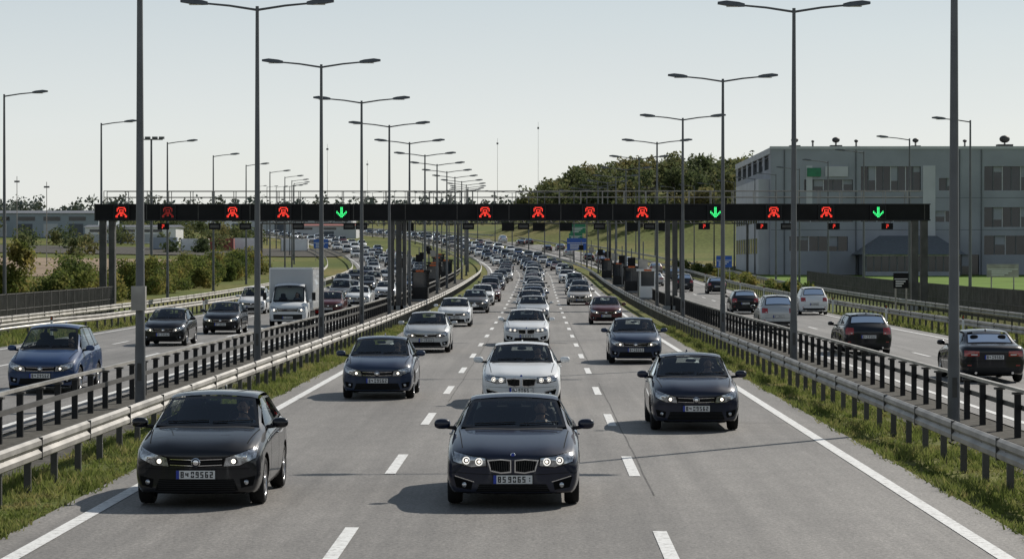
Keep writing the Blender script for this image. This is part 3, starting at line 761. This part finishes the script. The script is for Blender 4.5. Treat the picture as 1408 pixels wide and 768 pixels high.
    zl=S[3][2]
    if style!='truck':
        for s in (-1,1):
            for yy in (yB-.17,yB+.72):
                z=belt(yy)-.14; h=bvh.ray_cast(Vector((9*s,yy,z)),Vector((-s,0,0)))
                if h[0]: out.ell((h[0].x+s*.012,yy,z),(.018,.10,.014),'PAINT',8,6)
    for s in (-1,1):
        mx_=s*(S[rf][6]+.16); mz=belt(yA)+.065; my=yA+.12
        out.ell((mx_,my,mz),(.115,.07,.072),'PAINT',14,10,.75); out.ell((mx_,my+.035,mz),(.10,.055,.06),'gblack',12,8,.75)
        out.tube((s*(S[rf][6]-.03),my+.03,mz-.06),(mx_,my+.01,mz-.04),.028,.022,8,'black')
    for x0,x1 in ((-.55,.02),(.08,.62)):
        prev=None
        for i in range(7):
            x=x0+(x1-x0)*i/6; z=c[9]+.055+.02*i/6; h=bvh.ray_cast(Vector((x,-9,z)),Vector((0,1,0)))
            p=h[0]+Vector((0,-.02,.01))
            if prev is not None: out.tube(prev,p,.008,.008,5,'black')
            prev=p
    F0=S[0]; R0=S[-1]; yf=F0[0]; yr=R0[0]
    def ring(x,z,r,k,w=.012,yo=.02):
        h=bvh.ray_cast(Vector((x,-9,z)),Vector((0,1,0))); p=h[0]; n=20; v=[]
        for q in range(n):
            a=2*math.pi*q/n
            for (rr2,dy) in ((r,0),(r-w,-.006),(r-w*2,0)): v.append((p.x+rr2*math.cos(a),p.y-yo+dy+.10*abs(rr2*math.cos(a)),p.z+rr2*math.sin(a)))
        out.add(v,[(3*q+j,3*q+j+1,3*((q+1)%n)+j+1,3*((q+1)%n)+j) for q in range(n) for j in (0,1)],k,True)
    def disc(x,z,r,k,yo=.015,flat=.4):
        h=bvh.ray_cast(Vector((x,-9,z)),Vector((0,1,0))); p=h[0]; out.ell((p.x,p.y-yo+r*flat*.5,p.z),(r,r*flat,r),k,14,8)
    def hl(bot,top,g=.014):
        b2=[(x-(g if i==0 else -g if i==len(bot)-1 else 0),z-g) for i,(x,z) in enumerate(bot)]; t2=[(x-(g if i==0 else -g if i==len(top)-1 else 0),z+g) for i,(x,z) in enumerate(top)]
        sym('f',b2,t2,'gblack',nu=12,nv=5,off=.004); sym('f',bot,top,'lamp',nu=12,nv=5,off=.009)
    def slats(x0,x1,za,zb_,n,k,off=.012,th=.008):
        for i in range(n):
            z=za+(zb_-za)*(i+.5)/n; patch('f',[(x0,z),(x1,z)],[(x0,z+th),(x1,z+th)],k,nu=10,nv=1,off=off)
    if style=='sedan':
        hl([(.36,.575),(.56,.555),(.80,.625)],[(.37,.675),(.58,.70),(.835,.755)])
        for s in (-1,1):
            for x,zc in ((.455,.627),(.625,.642)): disc(s*x,zc,.060,'gblack',.004,.25); ring(s*x,zc,.052,'halo',.008,.022); disc(s*x,zc,.018,'lit',.022)
        for s in (-1,1):
            bot=[(s*.022,.485),(s*.16,.472),(s*.30,.50)]; top=[(s*.022,.655),(s*.16,.668),(s*.345,.652)]
            patch('f',bot,top,'chrome',nu=8,nv=4,off=.014)
            bi=[(s*.038,.502),(s*.16,.490),(s*.287,.516)]; ti=[(s*.038,.640),(s*.16,.652),(s*.325,.637)]
            patch('f',bi,ti,'under',nu=8,nv=3,off=.018)
            for i in range(9):
                x=.055+i*.029; patch('f',[(s*x,.503),(s*(x+.004),.503)],[(s*x*1.07,.638),(s*(x*1.07+.004),.638)],'galvd',nu=1,nv=3,off=.021)
        patch('f',[(-.50,.225),(.50,.225)],[(-.44,.33),(.44,.33)],'under',nu=10,nv=3,off=.004); slats(-.47,.47,.23,.33,4,'black')
        sym('f',[(.56,.25),(.76,.28)],[(.54,.35),(.80,.42)],'under',nu=5,nv=3,off=.004)
        sym('f',[(.52,.352),(.78,.425)],[(.52,.362),(.78,.437)],'chrome',nu=6,nv=1,off=.008)
        for s in (-1,1): disc(s*.65,.315,.036,'lamp',.01)
        patch('f',[(-.80,.475),(-.36,.455),(.36,.455),(.80,.475)],[(-.80,.481),(-.36,.462),(.36,.462),(.80,.481)],'under',nu=16,nv=1,off=.002)
        disc(0,.715,.036,'chrome',.004,.3); disc(0,.715,.026,'pblue',.009,.3)
        py=bvh.ray_cast(Vector((0,-9,.395)),Vector((0,1,0)))[0].y; plate(out,py+.0,.395,-1,(8,5,9,0,6,5,1))
    elif style=='truck':
        hl([(.55,.78),(.84,.82)],[(.55,.98),(.88,1.06)])
        for s in (-1,1): disc(s*.68,.88,.05,'lit')
        patch('f',[(-.5,.80),(.5,.80)],[(-.52,.98),(.52,.98)],'black',nu=8,nv=3,off=.005)
        for q in (.84,.89,.94): patch('f',[(-.48,q),(.48,q)],[(-.48,q+.015),(.48,q+.015)],'chrome',nu=8,nv=1,off=.012)
        patch('f',[(-.88,.40),(.88,.40)],[(-.88,.66),(.88,.66)],'black',nu=10,nv=3,off=.005)
        py=bvh.ray_cast(Vector((0,-9,.5)),Vector((0,1,0)))[0].y; plate(out,py-.005,.5,-1)
    else:
        zt=F0[7]-.02
        hl([(.37,zt-.125),(.58,zt-.115),(.785,zt-.02)],[(.40,zt-.015),(.58,zt+.04),(.80,zt+.125)])
        for s in (-1,1): disc(s*.50,zt-.06,.052,'gblack',.006,.25); disc(s*.50,zt-.06,.030,'lit',.022); disc(s*.64,zt-.01,.036,'chrome',.014)
        patch('f',[(-.36,zt-.12),(0,zt-.145),(.36,zt-.12)],[(-.38,zt-.02),(0,zt-.02),(.38,zt-.02)],'under',nu=10,nv=2,off=.006)
        for q in (-.112,-.075,-.035): patch('f',[(-.35,zt+q),(0,zt+q-.012),(.35,zt+q)],[(-.35,zt+q+.010),(0,zt+q-.002),(.35,zt+q+.010)],'chrome' if q!=-.075 else 'black',nu=10,nv=1,off=.013)
        disc(0,zt-.075,.066,'chrome',.016,.3); ring(0,zt-.075,.054,'gblack',.006,.034)
        patch('f',[(-.56,.235),(.56,.235)],[(-.50,.39),(.50,.39)],'under',nu=10,nv=3,off=.004); slats(-.52,.52,.24,.38,5,'black')
        sym('f',[(.60,.27),(.75,.30)],[(.58,.39),(.78,.43)],'under',nu=4,nv=3,off=.004)
        for s in (-1,1): disc(s*.66,.345,.036,'lamp',.012)
        patch('f',[(-.78,zt-.165),(-.32,zt-.165),(.32,zt-.165),(.78,zt-.165)],[(-.78,zt-.158),(-.32,zt-.158),(.32,zt-.158),(.78,zt-.158)],'under',nu=16,nv=1,off=.002)
        py=bvh.ray_cast(Vector((0,-9,.46)),Vector((0,1,0)))[0].y; plate(out,py+.0,.455,-1)
    if style!='truck':
        if style=='sedan': tz0,tz1=.72,.86; tx0=.40
        else: tz0,tz1=S[-3][7]-.36,S[-3][7]-.13; tx0=.52
        sym('r',[(tx0,tz0),(.80,tz0+.0)],[(tx0,tz1),(.79,tz1+.02)],'tail',nu=6,nv=4,off=.006)
        sym('r',[(tx0+.05,tz0+.03),(.62,tz0+.03)],[(tx0+.05,tz0+.06),(.62,tz0+.06)],'plate',nu=3,nv=1,off=.010)
        patch('r',[(-.70,.28),(.70,.28)],[(-.68,.42),(.68,.42)],'black',nu=10,nv=3,off=.004)
        patch('r',[(-.76,.58),(.76,.58)],[(-.76,.59),(.76,.59)],'under',nu=10,nv=1,off=.003)
        pz=.70 if style=='sedan' else .66
        py=bvh.ray_cast(Vector((0,9,pz)),Vector((0,-1,0)))[0].y; plate(out,py,pz,1)
        for s in (-1,1):
            h=bvh.ray_cast(Vector((s*.66,9,.48)),Vector((0,-1,0)))
            out.box(s*.66-.06,s*.66+.06,h[0].y-.0,h[0].y+.012,.46,.49,'tail')
            out.tube((s*.5,yr-.15,.27),(s*.5,yr-.0,.27),.035,.035,10,'chrome')
        out.ell((0,S[rr_][0]-.12,S[rr_][9]+.012),(.02,.09,.045),'PAINT',8,6)
    keep=[]
    for f_,n_ in zip(bf,bn):
        kill=False
        for ax,d,poly in kills:
            if n_.dot(d)>-.12: continue
            for vi in f_:
                p=bv[vi]
                a,c_=(p.x,p.z) if ax in 'fr' else (p.y,p.z)
                if ax in 'LR' and (p.x>0)!=(ax=='R'): continue
                if inpoly(a,c_,poly): kill=True;break
            if kill: break
        if not kill: keep.append(f_)
    paintf=[];darkf=[]
    for f_ in keep:
        cx_=sum((bv[i] for i in f_),Vector())/len(f_)
        dk=cx_.z<zl+.03
        if abs(cx_.x)>hw-.34:
            for wy in wb:
                if math.hypot(cx_.y-wy,cx_.z-wr-.01)<ra+.003: dk=True
        (darkf if dk else paintf).append(f_)
    out.add(bv,paintf,'PAINT',True); out.add(bv,darkf,'under',True)
    fl=zl+.12; bl=S[cowl][7]
    yb=S[rr_][0]
    out.box(-hw+.20,hw-.20,c[0]+.12,c[0]+.55,fl,bl-.04,'seat')
    out.box(-hw+.2,hw-.2,c[0]+.56,yb-.01,fl-.02,fl,'seat')
    rh=S[rf][9]
    for s in (-1,1):
        yy=.18 if style!='truck' else -1.75
        out.ell((s*.37,yy,fl+.28),(.25,.27,.10),'seat',12,8,.6); out.ell((s*.37,yy+.30,bl-.10),(.24,.10,.36),'seat',12,8,.6)
        out.ell((s*.37,yy+.34,bl+.32),(.13,.06,.10),'seat',12,8,.7)
    if style!='truck':
        out.ell((0,1.0,fl+.28),(.62,.28,.12),'seat',12,8,.5); out.ell((0,1.28,bl-.10),(.62,.11,.32),'seat',12,8,.5)
        for s in (-1,1): out.ell((s*.38,1.30,bl+.24),(.12,.05,.08),'seat',10,6,.7)
    h=bvh.ray_cast(Vector((0,-9,rh-.12)),Vector((0,1,0)))[0]; out.ell((0,h.y+.07,rh-.14),(.11,.02,.035),'gblack',10,6,.7)
    cy_=(.18 if style!='truck' else -1.75)-.38; cz_=bl+.02
    prev=None
    for i in range(21):
        a=2*math.pi*i/20; p=Vector((.37+.18*math.cos(a),cy_+.07*math.sin(a),cz_+.165*math.sin(a)))
        if prev is not None: out.tube(prev,p,.014,.014,5,'black',False)
        prev=p
    for wy in wb:
        for s in (-1,1): wheel(out,s*(hw-.125),wy,wr,.20,s)
    out.box(-hw+.28,hw-.28,wb[0]-.3,wb[1]+.3,zl-.02,zl+.05,'under')
    return out

def st_hatch(dz=1.0,ext=0.0,w=1.0):
    S=[(-2.07,.78,.22,.62,.74,.68,.68,.71,.60,.745,.22),(-2.01,.84,.19,.68,.81,.74,.76,.775,.67,.81,.22),(-1.82,.87,.18,.76,.84,.83,.79,.87,.70,.90,.17),
       (-1.27,.88,.18,.84,.86,.91,.80,.96,.72,.99,.09),(-.98,.88,.18,.88,.86,.95,.81,1.00,.73,1.025,.15),(-.12,.88,.18,.93,.865,.99,.82,1.41,.61,1.46,.08),
       (.40,.88,.18,.94,.865,1.00,.82,1.435,.61,1.48,.0),(1.38,.875,.18,.97,.855,1.04,.79,1.40,.58,1.445,-.05),(1.82,.865,.19,.98,.835,1.05,.76,1.09,.68,1.11,-.14),
       (2.01,.84,.22,.80,.81,.88,.76,.95,.69,.98,-.18),(2.07,.78,.30,.70,.74,.78,.70,.84,.64,.86,-.18)]
    o=[]
    for s in S:
        s=list(s)
        if s[0]>1.0: s[0]+=ext
        for i in (3,5,7,9):
            if s[i]>.85: s[i]=.85+(s[i]-.85)*dz
        for i in (1,4,6,8): s[i]*=w
        o.append(tuple(s))
    return o
def st_sedan():
    return [(-2.30,.83,.22,.59,.79,.64,.72,.665,.62,.69,.22),(-2.24,.88,.19,.63,.86,.69,.79,.72,.69,.75,.22),(-2.02,.91,.18,.71,.88,.77,.82,.80,.73,.825,.16),
       (-1.42,.92,.18,.80,.895,.86,.83,.90,.74,.925,.08),(-.95,.92,.18,.85,.90,.92,.84,.965,.75,.985,.15),(-.10,.92,.18,.89,.905,.95,.85,1.37,.62,1.42,.08),
       (.35,.92,.18,.90,.905,.96,.85,1.395,.62,1.44,.0),(1.00,.915,.18,.92,.90,.98,.84,1.35,.595,1.39,-.06),(1.68,.905,.18,.94,.885,1.00,.81,1.04,.69,1.055,-.07),
       (2.10,.895,.19,.92,.865,.99,.80,1.02,.70,1.04,-.10),(2.27,.86,.24,.84,.82,.91,.76,.95,.67,.97,-.15),(2.31,.80,.30,.75,.75,.81,.70,.86,.63,.88,-.15)]
VT={'hatchback_car':(build_vehicle('h',st_hatch(),4,5,7,8,(-1.27,1.27),.32,.88,'hatch'),4.14),
    'sedan_car':(build_vehicle('s',st_sedan(),4,5,7,8,(-1.44,1.40),.335,.92,'sedan'),4.61),
    'station_wagon':(build_vehicle('w',st_hatch(1.03,.42,1.01),4,5,7,8,(-1.27,1.42),.32,.888,'hatch'),4.56),
    'minivan':(build_vehicle('m',st_hatch(1.38,.28,1.03),4,5,7,8,(-1.27,1.35),.33,.905,'hatch'),4.42)}
ST=[(-2.95,.84,.34,.86,.82,.92,.76,.96,.66,.98,.20),(-2.88,.93,.30,.94,.90,1.02,.84,1.07,.74,1.10,.20),(-2.65,.98,.28,1.06,.95,1.14,.88,1.19,.78,1.22,.14),
    (-2.42,.99,.28,1.12,.96,1.21,.90,1.27,.80,1.30,.12),(-1.80,.99,.28,1.16,.97,1.25,.92,2.10,.76,2.17,.08),(-1.45,.99,.28,1.17,.97,1.26,.92,2.17,.77,2.24,0),
    (-1.15,.99,.28,1.17,.97,1.26,.92,2.17,.77,2.24,0),(-1.10,.98,.28,1.17,.96,1.26,.91,2.15,.76,2.22,0)]
tb=build_vehicle('t',ST,3,4,6,7,(-2.05,1.7),.36,.99,'truck')
def bevbox(b,x0,x1,y0,y1,z0,z1,r,k):
    bm=bmesh.new(); bmesh.ops.create_cube(bm,size=1)
    for v in bm.verts: v.co=Vector(((x0+x1)/2+v.co.x*(x1-x0),(y0+y1)/2+v.co.y*(y1-y0),(z0+z1)/2+v.co.z*(z1-z0)))
    bmesh.ops.bevel(bm,geom=bm.edges[:],offset=r,segments=2,affect='EDGES'); bm.verts.index_update()
    b.add([v.co[:] for v in bm.verts],[tuple(v.index for v in f.verts) for f in bm.faces],k); bm.free()
bevbox(tb,-1.12,1.12,-1.05,3.0,.85,3.0,.04,'PAINT')
for x in (-1.125,1.125): tb.box(x-.01,x+.01,-1.0,2.95,.86,.95,'galv'); tb.box(x-.01,x+.01,-1.0,2.95,2.90,2.97,'galv')
tb.box(-1.05,1.05,-1.075,-1.05,.95,2.92,'wall2')
tb.box(-.45,.45,-1.2,3.0,.5,.85,'under'); tb.box(-1.0,-.95,-.8,1.1,.40,.80,'black'); tb.box(.95,1.0,-.8,1.1,.40,.80,'black')
for s in (-1,1):
    tb.box(s*1.0-.12,s*1.0+.12,2.98,3.04,.6,.75,'tail'); tb.box(min(s*1.15,s*1.33),max(s*1.15,s*1.33),-2.08,-2.0,1.35,1.75,'black')
VT['box_truck']=(tb,5.95)
for k,(b,L) in VT.items():
    me=b.mesh(k); me.materials[0]=None; VT[k]=(me,L)
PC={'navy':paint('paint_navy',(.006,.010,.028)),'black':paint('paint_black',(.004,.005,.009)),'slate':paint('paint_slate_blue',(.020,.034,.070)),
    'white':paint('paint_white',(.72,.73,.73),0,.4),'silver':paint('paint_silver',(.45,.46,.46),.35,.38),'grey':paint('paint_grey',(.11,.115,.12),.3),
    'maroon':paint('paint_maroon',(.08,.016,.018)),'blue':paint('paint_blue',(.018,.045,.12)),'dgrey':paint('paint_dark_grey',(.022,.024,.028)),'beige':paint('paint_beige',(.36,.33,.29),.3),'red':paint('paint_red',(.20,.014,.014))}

# driver figure (skin-modifier body)
def driver_mesh():
    P=[(0,0,0),(0,.03,.25),(0,.02,.46),(0,-.01,.56),(0,-.03,.66),(0,-.035,.76),
       (.19,.02,.44),(.26,-.12,.24),(.15,-.38,.33),(-.19,.02,.44),(-.26,-.12,.24),(-.15,-.38,.33),(.11,-.30,.02),(.13,-.55,-.12),(-.11,-.30,.02),(-.13,-.55,-.12)]
    E=[(0,1),(1,2),(2,3),(3,4),(4,5),(2,6),(6,7),(7,8),(2,9),(9,10),(10,11),(0,12),(12,13),(0,14),(14,15)]
    Rr=[.17,.16,.14,.055,.085,.07,.065,.048,.032,.065,.048,.032,.09,.06,.09,.06]
    me=bpy.data.meshes.new('d'); me.from_pydata(P,E,[]); o=bpy.data.objects.new('d',me); COL.objects.link(o)
    sk=o.modifiers.new('s','SKIN'); 
    for i,r in enumerate(Rr): me.skin_vertices[0].data[i].radius=(r,r*.8 if i<3 else r)
    me.skin_vertices[0].data[0].use_root=True
    su=o.modifiers.new('u','SUBSURF'); su.levels=1
    m=evalmesh(o); bpy.data.objects.remove(o)
    b=B(); vs=[v.co[:] for v in m.vertices]; fa={'cloth':[],'skin':[]}
    for p in m.polygons:
        z=p.center.z; fa['skin' if z>.52 or p.center.y<-.33 and z>.2 else 'cloth'].append(tuple(p.vertices))
    for k,f_ in fa.items(): b.add(vs,f_,k,True)
    b.ell((0,-.03,.70),(.078,.095,.115),'skin',14,12); b.ell((0,-.005,.735),(.086,.10,.10),'hair',14,10); b.ell((0,-.128,.69),(.014,.02,.02),'skin',8,6)
    for s in (-1,1): b.ell((s*.08,-.02,.69),(.012,.02,.03),'skin',8,6); b.ell((s*.03,-.115,.71),(.012,.01,.007),'ink',8,6)
    b.ell((0,-.118,.645),(.025,.01,.006),'contr',8,6)
    return b.mesh('driver')
DM=driver_mesh()
def car(kind,X,Yn,colr,away=False,drv=False,pf=None,yaw=0):
    me,L=VT[kind]; Y=Yn+L/2; pf=pf or (lambda y:0)
    th=math.atan2(-(pf(Y+3)-pf(Y-3)),6)
    o=place(me,kind,(X+pf(Y),Y,zr(Y)+.003))
    if not away: o.rotation_euler=(math.atan(slope(Y)),0,th+yaw)
    else: o.rotation_euler=(-math.atan(slope(Y)),0,th+math.pi+yaw)
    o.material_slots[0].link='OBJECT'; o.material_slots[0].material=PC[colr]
    if drv:
        d=bpy.data.objects.new('driver',DM); COL.objects.link(d); d.parent=o
        d.location=(.37,.26 if kind!='box_truck' else -1.72,.52 if kind=='sedan_car' else (.56 if kind!='box_truck' else .95)); d.scale=(.96,.96,.96)
    return o
def pos(px,py): 
    Y=11550/(py-360); return (px-741)*Y/3500,Y
def cp(kind,px,py,c,away=False,drv=False):
    X,Y=pos(px,py); car(kind,X,Y-.8,c,away,drv)
cp('hatchback_car',279,692,'black',drv=True); cp('sedan_car',706,692,'navy',drv=True); cp('hatchback_car',521,547,'slate',drv=True)
cp('sedan_car',717,558,'white',drv=True); cp('hatchback_car',954,590,'navy',drv=True); cp('hatchback_car',873,499,'slate',drv=True)
cp('sedan_car',724,475,'white',drv=True); cp('hatchback_car',587,484,'silver',drv=True); cp('hatchback_car',625,449,'white'); cp('hatchback_car',833,446,'maroon')
cp('sedan_car',797,423,'beige'); cp('hatchback_car',653,432,'grey'); cp('sedan_car',733,443,'silver')
# left carriageway
cp('minivan',60,540,'blue',drv=True); cp('hatchback_car',227,475,'black',drv=True); cp('hatchback_car',305,459,'black',drv=True); cp('box_truck',397,450,'white',drv=True)
cp('station_wagon',452,436,'maroon'); cp('minivan',346,433,'white')
# right carriageway
cp('sedan_car',1359,524,'black',True); cp('station_wagon',1189,487,'black',True); cp('minivan',1068,453,'silver',True); cp('minivan',1117,434,'white',True)
cp('station_wagon',1023,433,'black',True); cp('hatchback_car',985,411,'black',True); cp('minivan',940,409,'dgrey',True)
cols=['white','silver','grey','dgrey','black','navy','slate','silver','white','maroon','dgrey','beige','black','blue','white','silver']
kinds=['hatchback_car','sedan_car','station_wagon','hatchback_car','minivan','sedan_car']
def flow(X,y0,y1,g0,g1,pf,away=False):
    y=y0
    while y<y1:
        car(R.choice(kinds),X+R.uniform(-.3,.3),y,R.choice(cols),away,False,pf); y+=4.6+R.uniform(g0,g1)
flow(-4.05,182,800,7,18,cm); flow(-.45,160,800,4,12,cm); flow(3.3,208,800,9,24,cm)
flow(-12.3,176,750,14,36,cl); flow(-15.5,195,750,9,26,cl); flow(-18.8,250,750,14,40,cl)
flow(11.8,262,600,25,60,cm,True); flow(15.6,290,600,30,70,cm,True)

# ---------------------------------------------------------------- light, sky, camera
E=math.radians(38); az=math.atan2(.64,.77)
w=bpy.data.worlds.new('World'); SC.world=w; w.use_nodes=True; nt=w.node_tree; bg=nt.nodes['Background']
sk=nt.nodes.new('ShaderNodeTexSky'); sk.sky_type='NISHITA'; sk.sun_disc=False; sk.sun_elevation=E; sk.sun_rotation=az
sk.air_density=1.0; sk.dust_density=0.8; sk.ozone_density=1.2; sk.altitude=100
tc=nt.nodes.new('ShaderNodeTexCoord'); sp=nt.nodes.new('ShaderNodeSeparateXYZ'); nt.links.new(tc.outputs['Generated'],sp.inputs[0])
rp=nt.nodes.new('ShaderNodeValToRGB'); e=rp.color_ramp.elements
e[0].position=0.0; e[0].color=(.82,.83,.80,1); e[1].position=.75; e[1].color=(.14,.18,.24,1)
q=e.new(.05); q.color=(.77,.80,.80,1); q=e.new(.12); q.color=(.56,.63,.67,1); q=e.new(.3); q.color=(.27,.33,.39,1)
nt.links.new(sp.outputs['Z'],rp.inputs[0])
sc_=nt.nodes.new('ShaderNodeVectorMath'); sc_.operation='SCALE'; sc_.inputs[3].default_value=10.0; nt.links.new(rp.outputs[0],sc_.inputs[0])
nz=nt.nodes.new('ShaderNodeTexNoise'); nz.inputs['Scale'].default_value=3.0; nz.inputs['Detail'].default_value=5
mp=nt.nodes.new('ShaderNodeMapping'); mp.inputs['Scale'].default_value=(1,1,7); nt.links.new(tc.outputs['Generated'],mp.inputs[0]); nt.links.new(mp.outputs[0],nz.inputs['Vector'])
mr=nt.nodes.new('ShaderNodeMapRange'); mr.inputs[1].default_value=.3; mr.inputs[2].default_value=.7; mr.inputs[3].default_value=.78; mr.inputs[4].default_value=.92; nt.links.new(nz.outputs['Fac'],mr.inputs[0])
mx=nt.nodes.new('ShaderNodeMixRGB'); nt.links.new(mr.outputs[0],mx.inputs[0]); nt.links.new(sk.outputs[0],mx.inputs[1]); nt.links.new(sc_.outputs[0],mx.inputs[2])
nt.links.new(mx.outputs[0],bg.inputs[0]); bg.inputs[1].default_value=.10
sl=bpy.data.lights.new('sun','SUN'); sl.energy=5.0; sl.angle=math.radians(.5); sl.color=(1,.945,.865)
so_=bpy.data.objects.new('sun',sl); COL.objects.link(so_)
so_.rotation_euler=Vector((-.64*math.cos(E),-.77*math.cos(E),-math.sin(E))).to_track_quat('-Z','Y').to_euler()
cam=bpy.data.cameras.new('camera'); cam.lens=36*3500/1408; cam.sensor_width=36; cam.clip_end=12000; cam.clip_start=.5
co=bpy.data.objects.new('camera',cam); COL.objects.link(co); co.location=(0,0,3.3)
co.rotation_euler=(math.radians(90)-24/3500,0,37/3500); SC.camera=co
SC.view_settings.view_transform='Standard'; SC.view_settings.look='None'; SC.view_settings.exposure=0
